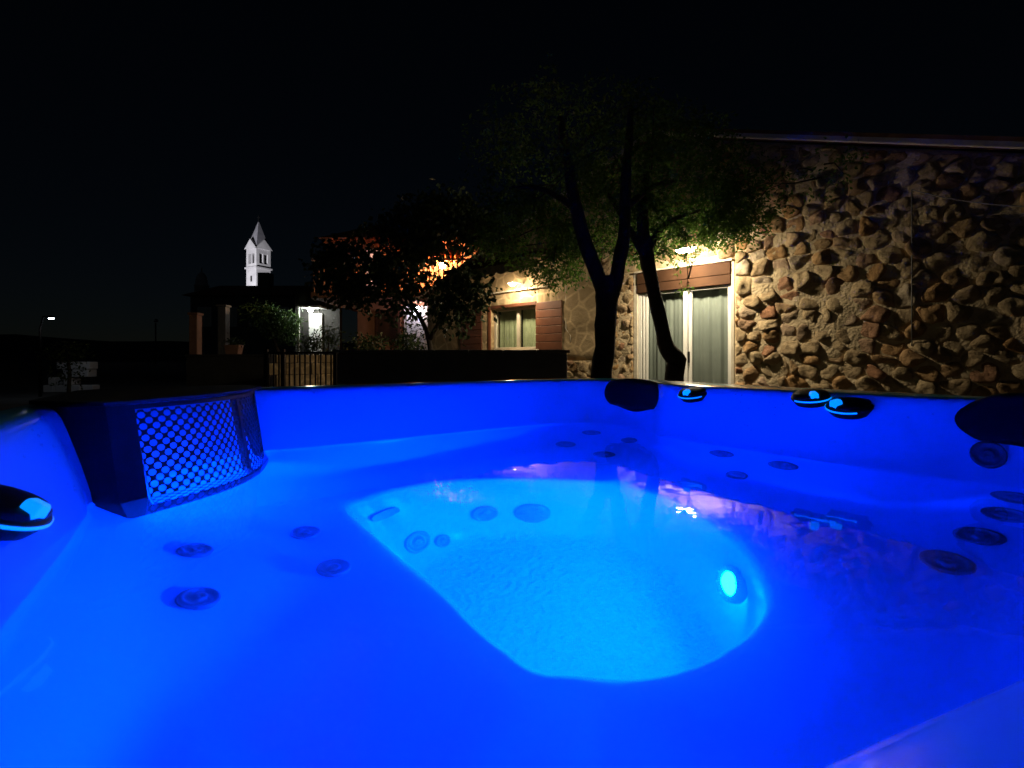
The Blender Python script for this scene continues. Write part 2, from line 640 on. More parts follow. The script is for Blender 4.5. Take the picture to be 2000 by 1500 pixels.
def profile(k):
    t = 2 * PI * k / NA
    se, wl, ro = RSE[k], RWL[k], RRO[k]
    d = wl - se
    nb = math.exp(-(adiff(t, ang(0.35, 0.15)) / 0.62) ** 2)       # near side: the wall flares out widely
    ri = wl + 0.075 + 0.215 * nb
    ri = min(ri, ro - 0.07)
    hol = 0.11 * math.exp(-(adiff(t, ang(0.80, 0.25)) / 0.40) ** 2)   # hollow of the near seat
    ridge = 0
    for ra, rw, rh in RIDGES:
        ridge += rh * math.exp(-(adiff(t, ra) / rw) ** 2)
    lf = math.exp(-(adiff(t, PI * 0.97) / 0.75) ** 2)          # left seat shaped upward to catch more direct lamp light
    lip = 0.02 * math.sin(3 * t + 0.6)
    sl = 0.17 * math.exp(-(adiff(t, ang(0.40, 1.40)) / 0.6) ** 2)   # foot rest slope
    pts = [(0.0, -0.705), (se * 0.5, -0.705), (se * (0.80 - sl * 1.3), -0.705), (se * (0.925 - sl), -0.67), (se * (0.972 - sl * 0.5), -0.5), (se * 0.997, -0.37), (se + 0.006, -0.322 - 0.028 * lf),
           (se + 0.035, -0.308 - 0.028 * lf + ridge * 0.3), (se + d * 0.34, -0.318 + 0.012 * lf + lip * 0.5 + ridge * 0.7 - hol), (se + d * 0.62, -0.31 + 0.075 * lf + lip * (1 - lf) + ridge - hol), (se + d * 0.80, -0.225 + 0.05 * lf + ridge - hol * 0.4),
           (se + d * 0.93, -0.10 + ridge * 0.4 + 0.02 * lf), (wl - 0.004, -0.02), (wl + 0.002 - 0.016 * nb, 0.012), (wl + 0.006 + 0.012 * nb, 0.030), (lerp(wl, ri, 0.35), 0.09), (lerp(wl, ri, 0.75), 0.165), (ri, 0.205), (ri + 0.025, 0.22),
           (lerp(ri, ro, 0.6), 0.222), (ro - 0.03, 0.22), (ro, 0.20), (ro, 0.12), (ro - 0.02, 0.10)]
    for _ in range(2):
        q = [pts[0]]
        for (r0, z0), (r1, z1) in zip(pts, pts[1:]):
            q += [(lerp(r0, r1, 0.25), lerp(z0, z1, 0.25)), (lerp(r0, r1, 0.75), lerp(z0, z1, 0.75))]
        q.append(pts[-1])
        pts = q
    return pts


sv, sf = [], []
profs = [profile(k) for k in range(NA)]
NP = len(profs[0])
for i in range(NP):
    for k in range(NA):
        r, z = profs[k][i]
        t = 2 * PI * k / NA
        if i == 0:
            r = 0.004
        sv.append(T(CEN.x + r * math.cos(t), CEN.y + r * math.sin(t), z))
for i in range(NP - 1):
    for k in range(NA):
        sf.append((i * NA + k, (i + 1) * NA + k, (i + 1) * NA + (k + 1) % NA, i * NA + (k + 1) % NA))
sf.append(tuple(range(NA)))
mb = MB()
mb.add(sv, sf)
shell = mb.build('shell', M['shell'], tub, smooth=True)
BVH = BVHTree.FromPolygons([Vector(v) for v in sv], sf)

# cabinet round the shell: four board-clad sides
for (a0, a1, b0, b1) in ((-0.40, 1.86, -0.265, -0.235), (-0.40, 1.86, 2.01, 2.04), (-0.405, -0.375, -0.23, 2.005), (1.835, 1.865, -0.23, 2.005)):
    side = None
    for j in range(5):
        mb = MB()
        z0 = -WATER + 0.02 + j * 0.160
        m4 = Matrix.Translation(Vector((0, 0, 0)))
        p = [T(a0, b0, z0), T(a1, b0, z0), T(a1, b1, z0), T(a0, b1, z0)]
        q = [v + Vector((0, 0, 0.154)) for v in p]
        mb.add(p + q, [(0, 3, 2, 1), (4, 5, 6, 7), (0, 1, 5, 4), (1, 2, 6, 5), (2, 3, 7, 6), (3, 0, 4, 7)])
        mb.build('cabinet_board', M['cabinet'], tub, bevel=0.004)

# water
mb = MB()
wring, wedge = [], []
for k in range(NA):
    t = 2 * PI * k / NA
    for dr, dz, lst in ((-0.011, 0.0, wring), (0.0005, 0.0042, wedge)):     # the surface creeps up the wall in a small meniscus
        r = RWL[k] + dr
        lst.append(T(CEN.x + r * math.cos(t), CEN.y + r * math.sin(t), dz))
out_ = [T(CEN.x + (RWL[k] + 0.02) * math.cos(2 * PI * k / NA), CEN.y + (RWL[k] + 0.02) * math.sin(2 * PI * k / NA), 0.0045) for k in range(NA)]
low = [v - Vector((0, 0, 0.7165)) for v in out_]
N1, N2, N3, N4 = 1, 1 + NA, 1 + 2 * NA, 1 + 3 * NA
fs_ = [(0, N1 + k, N1 + (k + 1) % NA) for k in range(NA)]
for A_, B_ in ((N1, N2), (N2, N3), (N3, N4)):
    fs_ += [(A_ + k, B_ + k, B_ + (k + 1) % NA, A_ + (k + 1) % NA) for k in range(NA)]
fs_.append(tuple(reversed(range(N4, N4 + NA))))
mb.add([T(CEN.x, CEN.y, 0)] + wring + wedge + out_ + low, fs_)
wo_ = mb.build('water', M['water'])
tag(wo_, kind='structure')


def surf(org, d):
    loc, nor, idx, dist = BVH.ray_cast(Vector(org), Vector(d).normalized())
    return loc, nor


def frame(loc, nor, up=Vector((0, 0, 1))):
    """matrix whose Z is the surface normal, X level"""
    z = nor.normalized()
    x = up.cross(z)
    if x.length < 1e-3:
        x = Vector((1, 0, 0))
    x.normalize()
    y = z.cross(x)
    m = Matrix((x, y, z)).transposed().to_4x4()
    m.translation = loc
    return m


# dark ridge added to hide the bright sky along the horizon
hv, hf = [], []
for i in range(61):
    x = -620 + i * 20.0
    zt = 18 + 4 * math.sin(i * 0.17 + 1.0) + 4 * mnoise.noise(Vector((i * 0.35, 0, 0))) - 0.02 * max(0, x)
    hv += [(x, 330, -2), (x, 420 + 20 * math.sin(i * 0.5), max(8, zt)), (x, 560, -2)]
for i in range(60):
    hf += [(3 * i, 3 * i + 3, 3 * i + 4, 3 * i + 1), (3 * i + 1, 3 * i + 4, 3 * i + 5, 3 * i + 2)]
mb = MB()
mb.add(hv, hf)
tag(mb.build('added_ridge', M['earth'], None, True), kind='structure')

# fittings in the tub frame: (a, b, height above water)
SEATJ = [(-0.085, 1.188, -0.258), (0.164, 1.272, -0.308), (0.195, 1.076, -0.316), (-0.07, 0.984, -0.264)]
BACKJ = [(1.304, 1.701, -0.287), (1.506, 1.763, -0.167), (1.546, 1.548, -0.201), (1.329, 1.475, -0.305), (1.55, 1.089, -0.091), (1.564, 0.874, -0.099),
         (1.683, 0.364, -0.076), (1.591, 0.361, -0.173), (1.456, 0.376, -0.249), (1.295, 0.382, -0.294), (1.106, 0.248, -0.213)]
SMALLJ = [(1.465, 0.972, -0.256), (1.725, 0.425, 0.075)]
FOOTJ = [(0.741, 1.418, -0.569), (0.49, 1.40, -0.62)]
FOOTS = [(0.585, 1.36, -0.63)]
SUCTION = (0.884, 1.337, -0.573)
DRAIN = (0.398, 1.454, -0.45)
LAMP = (1.001, 0.67, -0.46)
KNOBS = [(-0.285, 0.935, 0.118, -0.5, 1.15, 0.75), (1.629, 1.273, 0.188, 0.0, 1.1, 0.34), (1.673, 0.841, 0.20, 0.6, 1.1, 0.34), (1.679, 0.73, 0.182, -0.6, 1.2, 0.34)]
PILLOWS = [(1.69, 1.664, 0.155, 0.155, 0.075, 0.02), (1.75, 0.19, 0.172, 0.27, 0.075, 0.0)]


def snap(a, b, z):
    loc, nor, idx, d = BVH.find_nearest(T(a, b, z))
    return loc, nor


# --- jets
def jet_mesh(name, r, mt, n=20):
    mb = MB()
    mb.lathe([(r, -0.004), (r, 0.004), (r * 0.95, 0.008), (r * 0.80, 0.009), (r * 0.72, 0.005), (r * 0.40, 0.003), (r * 0.34, 0.009), (r * 0.2, 0.011), (0, 0.007)], n)
    me = mb.mesh(name, True)
    me.materials.append(mt)
    return me


JM = jet_mesh('jet', 0.046, M['jet'])
JS = jet_mesh('jet', 0.036, M['jetmid'])
JF = jet_mesh('jet', 0.046, M['jetgrey'])
JF2 = jet_mesh('jet', 0.026, M['jetgrey'])
for (a, b, z), me in ([(j, JS) for j in SEATJ] + [(j, JM) for j in BACKJ] + [(j, JS) for j in SMALLJ] + [(j, JF) for j in FOOTJ] + [(j, JF2) for j in FOOTS]):
    loc, nor = snap(a, b, z)
    inst(me, 'jet', tub, frame(loc + nor * 0.003, nor))

# suction cover and slotted drain in the footwell
loc, nor = snap(*SUCTION)
mb = MB()
mb.lathe([(0.06, -0.004), (0.06, 0.008), (0.052, 0.014), (0.02, 0.020), (0, 0.021)], 28)
sc_ = mb.build('suction_cover', M['jetgrey'], tub, True, frame(loc + nor * 0.003, nor))
for k in range(6):
    mb = MB()
    mb.box((-0.04, -0.002, 0.018), (0.04, 0.002, 0.022))
    m4 = frame(loc + nor * 0.003, nor) @ Matrix.Rotation(PI * k / 6, 4, 'Z')
    mb.build('rib', M['jetgrey'], sc_, False, m4)
loc, nor = snap(*DRAIN)
mb = MB()
pl = []
for k in range(20):
    t = 2 * PI * k / 20
    pl.append((0.05 * math.copysign(abs(math.cos(t)) ** 0.6, math.cos(t)), 0.02 * math.copysign(abs(math.sin(t)) ** 0.6, math.sin(t))))
mb.prism(pl, -0.004, 0.008)
mb.build('drain_cover', M['jetgrey'], tub, False, frame(loc + nor * 0.004, nor))

# --- underwater lamp on the footwell wall (the main light inside the tub)
loc, nor = snap(*LAMP)
fm = frame(loc + nor * 0.012, (nor + Vector((0, 0, 0.25))).normalized())
mb = MB()
mb.lathe([(0.055, -0.006), (0.055, 0.008), (0.048, 0.014), (0.036, 0.013), (0.033, 0.008)], 32)
ul = mb.build('underwater_lamp', M['clear'], tub, True, fm)
mb = MB()
mb.lathe([(0.033, 0.008), (0.025, 0.012), (0.013, 0.014), (0, 0.015)], 32)
mb.build('lens', M['led'], ul, True, fm)
for k in range(8):
    t = 2 * PI * k / 8
    mb = MB()
    mb.box((0.040, -0.003, 0.013), (0.047, 0.003, 0.017))
    mb.build('grip', M['clear'], ul, False, fm @ Matrix.Rotation(t, 4, 'Z'))

# --- air control knobs on the shoulder of the wall
for (a, b, z, az, ks, tl) in KNOBS:
    loc, nor = snap(a, b, z)
    up = (nor * tl + Vector((0, 0, 1)) * 0.9).normalized()
    fm = frame(loc + nor * 0.010, up, nor)
    fm = fm @ Matrix.Rotation(az, 4, 'Z') @ Matrix.Scale(ks, 4)
    mb = MB()
    mb.lathe([(0.040, -0.026), (0.052, -0.008), (0.052, -0.003), (0.050, 0.0), (0.04, 0.001), (0, 0.001)], 32)
    kb = mb.build('air_control', M['black'], tub, True, fm)
    mb = MB()
    mb.lathe([(0.047, 0.001), (0.047, 0.006), (0.044, 0.009), (0.025, 0.011), (0, 0.0115)], 32)
    mb.build('dial', M['black'], kb, True, fm)
    mb = MB()
    prof = [(-0.011, 0.0), (0.011, 0.0), (0.010, 0.014), (0.006, 0.019), (-0.006, 0.019), (-0.010, 0.014)]
    mm = fm @ Matrix.Translation((0.0, 0.036, 0.003)) @ Matrix.Rotation(PI / 2, 4, 'X')
    mb.prism(prof, -0.011, 0.011, mm)
    mb.build('handle', M['knobglow'], kb, bevel=0.003)
    mb = MB()
    n = 24
    for k in range(n):
        t0 = PI / 2 - 1.15 + 2.3 * k / n
        t1 = PI / 2 - 1.15 + 2.3 * (k + 1) / n
        vs_ = []
        for t in (t0, t1):
            for r, z_ in ((0.0522, -0.0075), (0.0535, -0.007), (0.0535, -0.0035), (0.0522, -0.003)):
                vs_.append(fm @ Vector((r * math.cos(t), r * math.sin(t), z_)))
        mb.add(vs_, [(0, 1, 5, 4), (1, 2, 6, 5), (2, 3, 7, 6), (3, 0, 4, 7)])
    mb.build('reflection_arc', M['knobglow'], kb)  # glowing arc stands in for lit water reflected in the lower edge


# --- head cushions
def pillow(a, b, zc, half, hz, wave, name='head_cushion'):
    t0 = ang(a, b)
    R = (Vector((a, b)) - CEN).length
    nu, nv = 28, 14
    vs_, fs_ = [], []
    for i in range(nu + 1):
        for j in range(nv + 1):
            u = -1 + 2 * i / nu
            v = -1 + 2 * j / nv
            x = u * math.sqrt(1 - v * v / 2 * 0.75)
            y = v * math.sqrt(1 - u * u / 2 * 0.55)
            e = max(abs(u), abs(v))
            th = 0.052 * (1 - e ** 5) ** 0.6 - 0.006
            zz = zc + hz * y - wave * (math.cos(x * PI * 1.4) * 0.4) * (1 - v) / 2
            tt = t0 + x * half / R
            loc, nor = surf(T(CEN.x, CEN.y, min(zz, 0.205)), (T(math.cos(tt), math.sin(tt)) - T(0, 0)))
            rad = (loc - T(CEN.x, CEN.y, min(zz, 0.205))).normalized()
            p = loc - rad * th
            p.z = WATER + zz
            vs_.append(p)
    for i in range(nu):
        for j in range(nv):
            q = (i * (nv + 1) + j, (i + 1) * (nv + 1) + j, (i + 1) * (nv + 1) + j + 1, i * (nv + 1) + j + 1)
            fs_.append(q)
    mb = MB()
    mb.add(vs_, fs_)
    return mb.build(name, M['foam'], tub, True, fix=True)


for args in PILLOWS:
    pillow(*args)

# --- filter housing across the left far corner: black frame, perforated front, lid
fl0, fl1 = Vector((-0.155, 1.345)), Vector((0.165, 1.855))
fn = Vector((0.845, -0.535))      # towards the middle of the tub
fdir = (fl1 - fl0)
FL = fdir.length


def fgrid(s, z, off=0.0):
    """s metres along, z above water -> world point on the bowed front"""
    u = s / FL
    p = fl0 + fdir * u + fn * (0.088 * math.sin(PI * max(0, min(1, u))) - 0.05 + off - 0.20 * max(0.0, z + 0.05))
    return T(p.x, p.y, z)


FZ0, FZ1 = -0.10, 0.205
SEAM = FL * 0.60
filt = None


def strip(name, s0, s1, z0, z1, off, th, mt, par, ns=6):
    mb = MB()
    vs_ = []
    for i in range(ns + 1):
        s = lerp(s0, s1, i / ns)
        vs_ += [fgrid(s, z0, off), fgrid(s, z1, off), fgrid(s, z1, off - th), fgrid(s, z0, off - th)]
    fs_ = []
    for i in range(ns):
        for j in range(4):
            fs_.append((4 * i + j, 4 * i + (j + 1) % 4, 4 * i + 4 + (j + 1) % 4, 4 * i + 4 + j))
    fs_ += [(0, 1, 2, 3), (4 * ns + 3, 4 * ns + 2, 4 * ns + 1, 4 * ns)]
    mb.add(vs_, fs_)
    return mb.build(name, mt, par, fix=True)


filt = strip('filter_frame', 0.0, 0.052, FZ0 - 0.03, FZ1 + 0.015, 0.006, 0.14, M['black'], tub)
strip('top_bar', 0.054, FL - 0.032, FZ1 + 0.004, FZ1 + 0.014, 0.004, 0.02, M['black'], filt, 16)
strip('bottom_bar', 0.054, FL - 0.032, FZ0 - 0.03, FZ0 + 0.030, 0.004, 0.012, M['black'], filt, 16)
strip('end_bar', FL - 0.03, FL, FZ0 - 0.03, FZ1 + 0.014, 0.005, 0.14, M['black'], filt)
strip('middle_bar', SEAM - 0.008, SEAM + 0.008, FZ0 + 0.032, FZ1 + 0.002, 0.005, 0.02, M['black'], filt)
strip('led_strip', 0.07, FL - 0.17, -0.124, -0.116, -0.016, 0.006, M['ledstrip'], filt, 20)


def perforated(s0, s1, pitch, rad, name):
    mb = MB()
    row = pitch * 0.5
    nz = int((FZ1 + 0.002 - FZ0 - 0.032) / row)
    ns = int((s1 - s0) / pitch)
    pitch = (s1 - s0) / ns
    row = (FZ1 + 0.002 - FZ0 - 0.032) / nz

    def clampz(z):
        return max(FZ0 + 0.032, min(FZ1 + 0.002, z))

    def clamps(s):
        return max(s0, min(s1, s))
    for j in range(nz + 1):
        for i in range(ns + 1):
            cs = s0 + (i + (0.5 if j % 2 else 0.0)) * pitch
            cz = FZ0 + 0.032 + j * row
            if cs > s1 + 1e-6:
                continue
            out, inn, ib = [], [], []
            for k in range(8):
                t = PI / 4 * k
                rr = 0.5 if k % 2 == 0 else 0.25 * math.sqrt(2)
                out.append((clamps(cs + pitch * rr * math.cos(t)), clampz(cz + 2 * row * rr * math.sin(t))))
                inn.append((clamps(cs + rad * math.cos(t)), clampz(cz + rad * math.sin(t) * 0.92)))
            vs_ = [fgrid(s, z) for s, z in out] + [fgrid(s, z) for s, z in inn] + [fgrid(s, z, -0.0018) for s, z in inn]
            fs_ = [(k, (k + 1) % 8, 8 + (k + 1) % 8, 8 + k) for k in range(8)] + [(8 + k, 8 + (k + 1) % 8, 16 + (k + 1) % 8, 16 + k) for k in range(8)]
            mb.add(vs_, fs_)
    return mb.build(name, M['black'], filt)


perforated(0.053, SEAM - 0.008, 0.0265, 0.0092, 'perforated_panel')
perforated(SEAM + 0.008, FL - 0.03, 0.0265, 0.0090, 'perforated_panel')
# lid over the filter, flush on the rim
mb = MB()
lp = [fl0 - fdir.normalized() * 0.03 - fn * 0.075, fl0 + fdir * 0.25 - fn * 0.022, fl0 + fdir * 0.5 - fn * 0.005, fl0 + fdir * 0.75 - fn * 0.022, fl1 - fn * 0.075,
      Vector((0.05, 2.03)), Vector((-0.30, 2.03)), Vector((-0.395, 1.93)), Vector((-0.395, 1.52))]
q0 = [T(p.x, p.y, 0.2235) for p in lp]
q1 = [T(p.x, p.y, 0.232) for p in lp]
n = len(lp)
mb.add(q0 + q1, [tuple(reversed(range(n))), tuple(range(n, 2 * n))] + [(i, (i + 1) % n, n + (i + 1) % n, n + i) for i in range(n)])
mb.build('filter_lid', M['foam'], filt, fix=True)

# water beads on the acrylic wall above the waterline
bead = MB()
bead.lathe([(0.0045, 0), (0.004, 0.0018), (0.0025, 0.0030), (0, 0.0035)], 8)
bme = bead.mesh('water_bead', True)
bm_, bnt, bb = nmat('water_bead')
setp(bb, 'Base Color', (0.9, 0.9, 0.9, 1))
setp(bb, 'Roughness', 0.03)
setp(bb, 'Transmission Weight', 0.9)
setp(bb, 'IOR', 1.33)
bme.materials.append(bm_)
for i in range(90):
    tt = random.choice([random.gauss(ang(1.66, 1.05), 0.06), random.gauss(ang(-0.28, 1.25), 0.10), random.uniform(-0.6, 2.6)])
    zz = random.uniform(0.06, 0.20)
    o_ = T(CEN.x, CEN.y, zz)
    loc, nor = surf(o_, T(math.cos(tt), math.sin(tt)) - T(0, 0))
    m4 = frame(loc, nor) @ Matrix.Scale(random.uniform(0.4, 0.9), 4)
    inst(bme, 'water_bead', shell, m4)


# ================================================================== the stone house
H0 = Vector((2.396, 8.0, 0.0))            # a point of the front wall at ground level
HE = Vector((0.7261, -0.6876, 0.0))       # along the wall, towards the right
HN = Vector((-0.6876, -0.7261, 0.0))      # out of the wall, towards the garden


def Wp(s, h, d=0.0):
    return H0 + HE * s + HN * d + Vector((0, 0, h))


HM = Matrix((HE, Vector((0, 0, 1)), HN)).transposed().to_4x4()   # local x = along, y = up, z = out
HM.translation = H0


def hbox(s0, s1, h0, h1, d0, d1):
    return MB().box((s0, h0, d0), (s1, h1, d1), HM)


def gable(s):
    return min(4.78 - 0.36 * (s - 0.0), 4.78 + 0.33 * s) if True else 0


house = empty('stone_house', Wp(0, 0, 0), 'rubble stone house with lit glass door and shuttered window', 'house')


def mortar(s0, s1, h0, h1, name='wall', m=None, cell=0.055, amp=0.023, back=-0.45, flush=0.026):
    m = m or M['mortar']
    ns, nh = max(2, int((s1 - s0) / cell)), max(2, int((h1 - h0) / cell))
    mb = MB()
    vs_, fs_ = [], []
    for i in range(ns + 1):
        for j in range(nh + 1):
            s = lerp(s0, s1, i / ns)
            h = lerp(h0, min(h1, gable(s)), j / nh)
            d = amp * mnoise.noise(Vector((s * 4.1, h * 4.1, 3.3))) + amp * 0.6 * mnoise.noise(Vector((s * 11, h * 11, 1.3)))
            if i in (0, ns) or j in (0, nh):
                d = 0
            vs_.append(Wp(s, h, d + flush * (0 if (i in (0, ns) or j in (0, nh)) else 1)))
    for i in range(ns):
        for j in range(nh):
            fs_.append((i * (nh + 1) + j, (i + 1) * (nh + 1) + j, (i + 1) * (nh + 1) + j + 1, i * (nh + 1) + j + 1))
    mb.add(vs_, fs_)
    # sides and back
    a = [Wp(s0, h0), Wp(s1, h0), Wp(s1, min(h1, gable(s1))), Wp(s0, min(h1, gable(s0)))]
    b = [Wp(s0, h0, back), Wp(s1, h0, back), Wp(s1, min(h1, gable(s1)), back), Wp(s0, min(h1, gable(s0)), back)]
    mb.add(a + b, [(0, 4, 5, 1), (1, 5, 6, 2), (2, 6, 7, 3), (3, 7, 4, 0), (4, 7, 6, 5)])
    return mb.build(name, m, house, True)


# --- rubble masonry: irregular cells, each stone an object
def clip(poly, nx, ny, c):
    out = []
    L = len(poly)
    for i in range(L):
        p, q = poly[i], poly[(i + 1) % L]
        a = p[0] * nx + p[1] * ny - c
        b = q[0] * nx + q[1] * ny - c
        if a <= 0:
            out.append(p)
        if (a < 0 < b) or (b < 0 < a):
            t = a / (a - b)
            out.append((p[0] + (q[0] - p[0]) * t, p[1] + (q[1] - p[1]) * t))
    return out


def stone_obj(poly, par, depth, rng):
    A = 0
    cx = cyy = 0
    L = len(poly)
    for i in range(L):
        x0, y0 = poly[i]
        x1, y1 = poly[(i + 1) % L]
        c = x0 * y1 - x1 * y0
        A += c
        cx += (x0 + x1) * c
        cyy += (y0 + y1) * c
    if abs(A) < 0.006:
        return
    cx /= 3 * A
    cyy /= 3 * A
    # outline: the cell with knocked-off, jittered corners
    pts = []
    for i in range(L):
        x0, y0 = poly[i][0] - cx, poly[i][1] - cyy
        x1, y1 = poly[(i + 1) % L][0] - cx, poly[(i + 1) % L][1] - cyy
        e = math.hypot(x1 - x0, y1 - y0)
        if e < 0.012:
            continue
        k = max(1, int(e / 0.07))
        cut = min(0.30, 0.030 / e)
        for j in range(k + 1):
            t = cut + (1 - 2 * cut) * j / k
            jx = rng.uniform(-0.007, 0.007)
            jy = rng.uniform(-0.007, 0.007)
            pts.append((x0 + (x1 - x0) * t + jx, y0 + (y1 - y0) * t + jy))
    n = len(pts)
    if n < 5:
        return
    tx, ty = rng.gauss(0, 0.17), rng.gauss(0, 0.17)
    sd = Vector((rng.uniform(0, 50), rng.uniform(0, 50), rng.uniform(0, 50)))
    vs_, fs_ = [], []
    rings = [(1.04, -0.03), (1.0, depth * 0.62), (0.90, depth * 0.92), (0.62, depth * 1.10), (0.30, depth * 1.18)]
    for ri_, (sc, dz) in enumerate(rings):
        for k in range(n):
            x, y = pts[k][0] * sc, pts[k][1] * sc
            z = dz
            if ri_ > 0:
                z += (tx * x + ty * y) * 0.9 + depth * (0.62 * mnoise.noise(Vector((x * 8, y * 8, 0)) + sd) + 0.30 * mnoise.noise(Vector((x * 19, y * 19, 0)) + sd)) * (0.7 if ri_ == 1 else 1)
            vs_.append((x, y, z))
    vs_.append((0, 0, sum(v[2] for v in vs_[-n:]) / n))
    for r in range(len(rings) - 1):
        for k in range(n):
            fs_.append((r * n + k, r * n + (k + 1) % n, (r + 1) * n + (k + 1) % n, (r + 1) * n + k))
    b = (len(rings) - 1) * n
    for k in range(n):
        fs_.append((b + k, b + (k + 1) % n, len(vs_) - 1))
    mb = MB()
    mb.add(vs_, fs_)
    me = mb.mesh('stone', True)
    me.materials.append(M['stone'])
    return inst(me, 'stone', par, HM @ Matrix.Translation((cx, cyy, 0.0)))


def masonry(par, s0, s1, h0, h1, size, gap, depth, seed):
    rng = random.Random(seed)
    sites = []
    row = 0
    h = h0
    while h < h1:
        hh = size * rng.uniform(0.62, 0.95)
        s = s0 - rng.uniform(0, size)
        while s < s1 + 0.1:
            w = size * rng.uniform(0.65, 1.5)
            sites.append((s + w / 2 + rng.gauss(0, 0.02), h + hh / 2 + rng.gauss(0, size * 0.17)))
            s += w
        h += hh
    cnt = 0
    for i, (x, y) in enumerate(sites):
        poly = [(x - 0.6, y - 0.5), (x + 0.6, y - 0.5), (x + 0.6, y + 0.5), (x - 0.6, y + 0.5)]
        for j, (u, v) in enumerate(sites):
            if j == i or abs(u - x) > 1.1 or abs(v - y) > 1.0:
                continue
            nx, ny = u - x, v - y
            L = math.hypot(nx, ny)
            if L < 1e-5:
                continue
            nx, ny = nx / L, ny / L
            poly = clip(poly, nx, ny, nx * (x + u) / 2 + ny * (y + v) / 2 - gap * rng.uniform(0.3, 0.8))
            if len(poly) < 3:
                break
        if len(poly) < 3:
            continue
        for nx, ny, c in ((-1, 0, -s0), (1, 0, s1), (0, -1, -h0), (0, 1, h1)):
            poly = clip(poly, nx, ny, c)
            if len(poly) < 3:
                break
        if len(poly) < 3:
            continue
        g = math.hypot(1, 0.36)
        poly = clip(poly, 0.36 / g, 1 / g, (4.78 - 0.05) / g)
        if len(poly) >= 3:
            g = math.hypot(1, 0.33)
            poly = clip(poly, -0.33 / g, 1 / g, (4.78 - 0.05) / g)
        if len(poly) < 3:
            continue
        if stone_obj(poly, par, depth * rng.uniform(0.55, 1.4), rng):
            cnt += 1
    return cnt


DS0, DS1 = -0.30, 1.25           # door opening along the wall
wr = mortar(DS1 + 0.05, 5.4, 0, 5)
nst = masonry(wr, DS1 + 0.07, 4.75, 0.45, 5, 0.225, 0.014, 0.045, 3)
wp_ = mortar(-0.98, DS0 - 0.075, 0, 2.52)
nst += masonry(wp_, -0.97, DS0 - 0.08, 0.30, 2.52, 0.19, 0.012, 0.034, 5)
wa = mortar(-0.98, DS1 + 0.05, 2.52, 5)
nst += masonry(wa, -0.97, DS1 + 0.05, 2.56, 5, 0.36, 0.015, 0.05, 8)
wl_ = mortar(-2.25, -0.985, 0, 1.02, cell=0.12)
nst += masonry(wl_, -2.24, -1.0, 0.30, 1.0, 0.22, 0.014, 0.045, 11)
print('stones', nst)
# smooth lime render on the window part, window opening left free
WS0, WS1, WH0, WH1 = -3.95, -2.60, 1.24, 2.16
mortar(-6.33, WS0, 0, 5, 'rendered_wall', M['plaster'], 0.14, 0.012)
mortar(WS0, WS1, 0, WH0, 'rendered_wall', M['plaster'], 0.14, 0.012)
mortar(WS0, WS1, WH1, 5, 'rendered_wall', M['plaster'], 0.14, 0.012)
mortar(WS1, -2.25, 0, 5, 'rendered_wall', M['plaster'], 0.14, 0.012)
mortar(-2.25, -0.98, 1.02, 5, 'rendered_wall', M['plaster'], 0.10, 0.022)
# cream render round the door
hbox(DS0 - 0.075, DS0, 0, 2.52, -0.42, 0.012).build('door_surround', M['cream'], house, bevel=0.006)
hbox(DS1, DS1 + 0.05, 0, 2.52, -0.42, 0.012).build('door_surround', M['cream'], house, bevel=0.006)
# room behind
hbox(-6.3, 5.35, 0.0, 2.9, -4.6, -4.4).build('back_wall', M['plaster'], house)
hbox(-6.33, -6.0, 0.0, 3.0, -4.4, -0.452).build('end_wall', M['plaster'], house)
hbox(-0.95, 1.5, 0.0, 2.5, -0.55, -0.50).build('dark_room_slab', M['dark'], house)  # near-black slab stands in for the unlit room behind the curtains
hbox(-4.3, -2.3, 0.8, 2.5, -0.55, -0.50).build('dark_room_slab', M['dark'], house)
# roof planes and verge boards
for sgn, s_end in ((1, 5.9), (-1, -6.75)):
    mb = MB()
    sl_ = -0.36 if sgn > 0 else 0.33
    p = [(0.0, 4.80), (s_end, 4.80 + sl_ * s_end), (s_end, 4.95 + sl_ * s_end), (0.0, 4.95)]
    mb.prism([(x, y) for x, y in p] if sgn > 0 else [(x, y) for x, y in reversed(p)], -4.6, 0.02, HM)
    roof = mb.build('roof', M['rooftile'], house, fix=True)
    mb = MB()
    p = [(0.0, 4.79), (s_end, 4.79 + sl_ * s_end), (s_end, 4.85 + sl_ * s_end), (0.0, 4.85)]
    mb.prism(p if sgn > 0 else list(reversed(p)), 0.10, 0.16, HM)
    mb.build('verge_board', M['cream'], roof, fix=True)
    for k in range(34):
        s = (k + 0.3) * abs(s_end) / 34 * sgn
        mb = MB()
        c = Wp(s, 4.95 + sl_ * s, -0.25)
        mb.tube([c, c - HN * 0.5], [0.06, 0.05], 8)
        mb.build('roof_tile', M['rooftile'], roof, True)

# --- glass door
dr = hbox(DS0 + 0.003, DS0 + 0.055, 0.02, 2.17, -0.10, -0.02).build('glass_door', M['white'], house, bevel=0.004)
for (a, b, h0, h1, d0, d1) in ((DS0 + 0.075, DS0 + 0.105, 0.06, 2.13, -0.07, -0.03), (DS0 + 0.12, DS0 + 0.165, 0.06, 2.13, -0.085, -0.045), (0.50, 0.565, 0.06, 2.13, -0.065, -0.015), (0.575, 0.63, 0.06, 2.13, -0.09, -0.05),
                               (DS1 - 0.055, DS1 - 0.003, 0.02, 2.17, -0.10, -0.02), (DS0 + 0.057, DS1 - 0.057, 2.131, 2.17, -0.10, -0.02), (DS0 + 0.057, DS1 - 0.057, 0.02, 0.058, -0.10, -0.02)):
    hbox(a, b, h0, h1, d0, d1).build('door_frame', M['white'], dr, bevel=0.004)
hbox(DS0 + 0.166, 0.499, 0.062, 2.128, -0.068, -0.062).build('pane', M['glass'], dr)
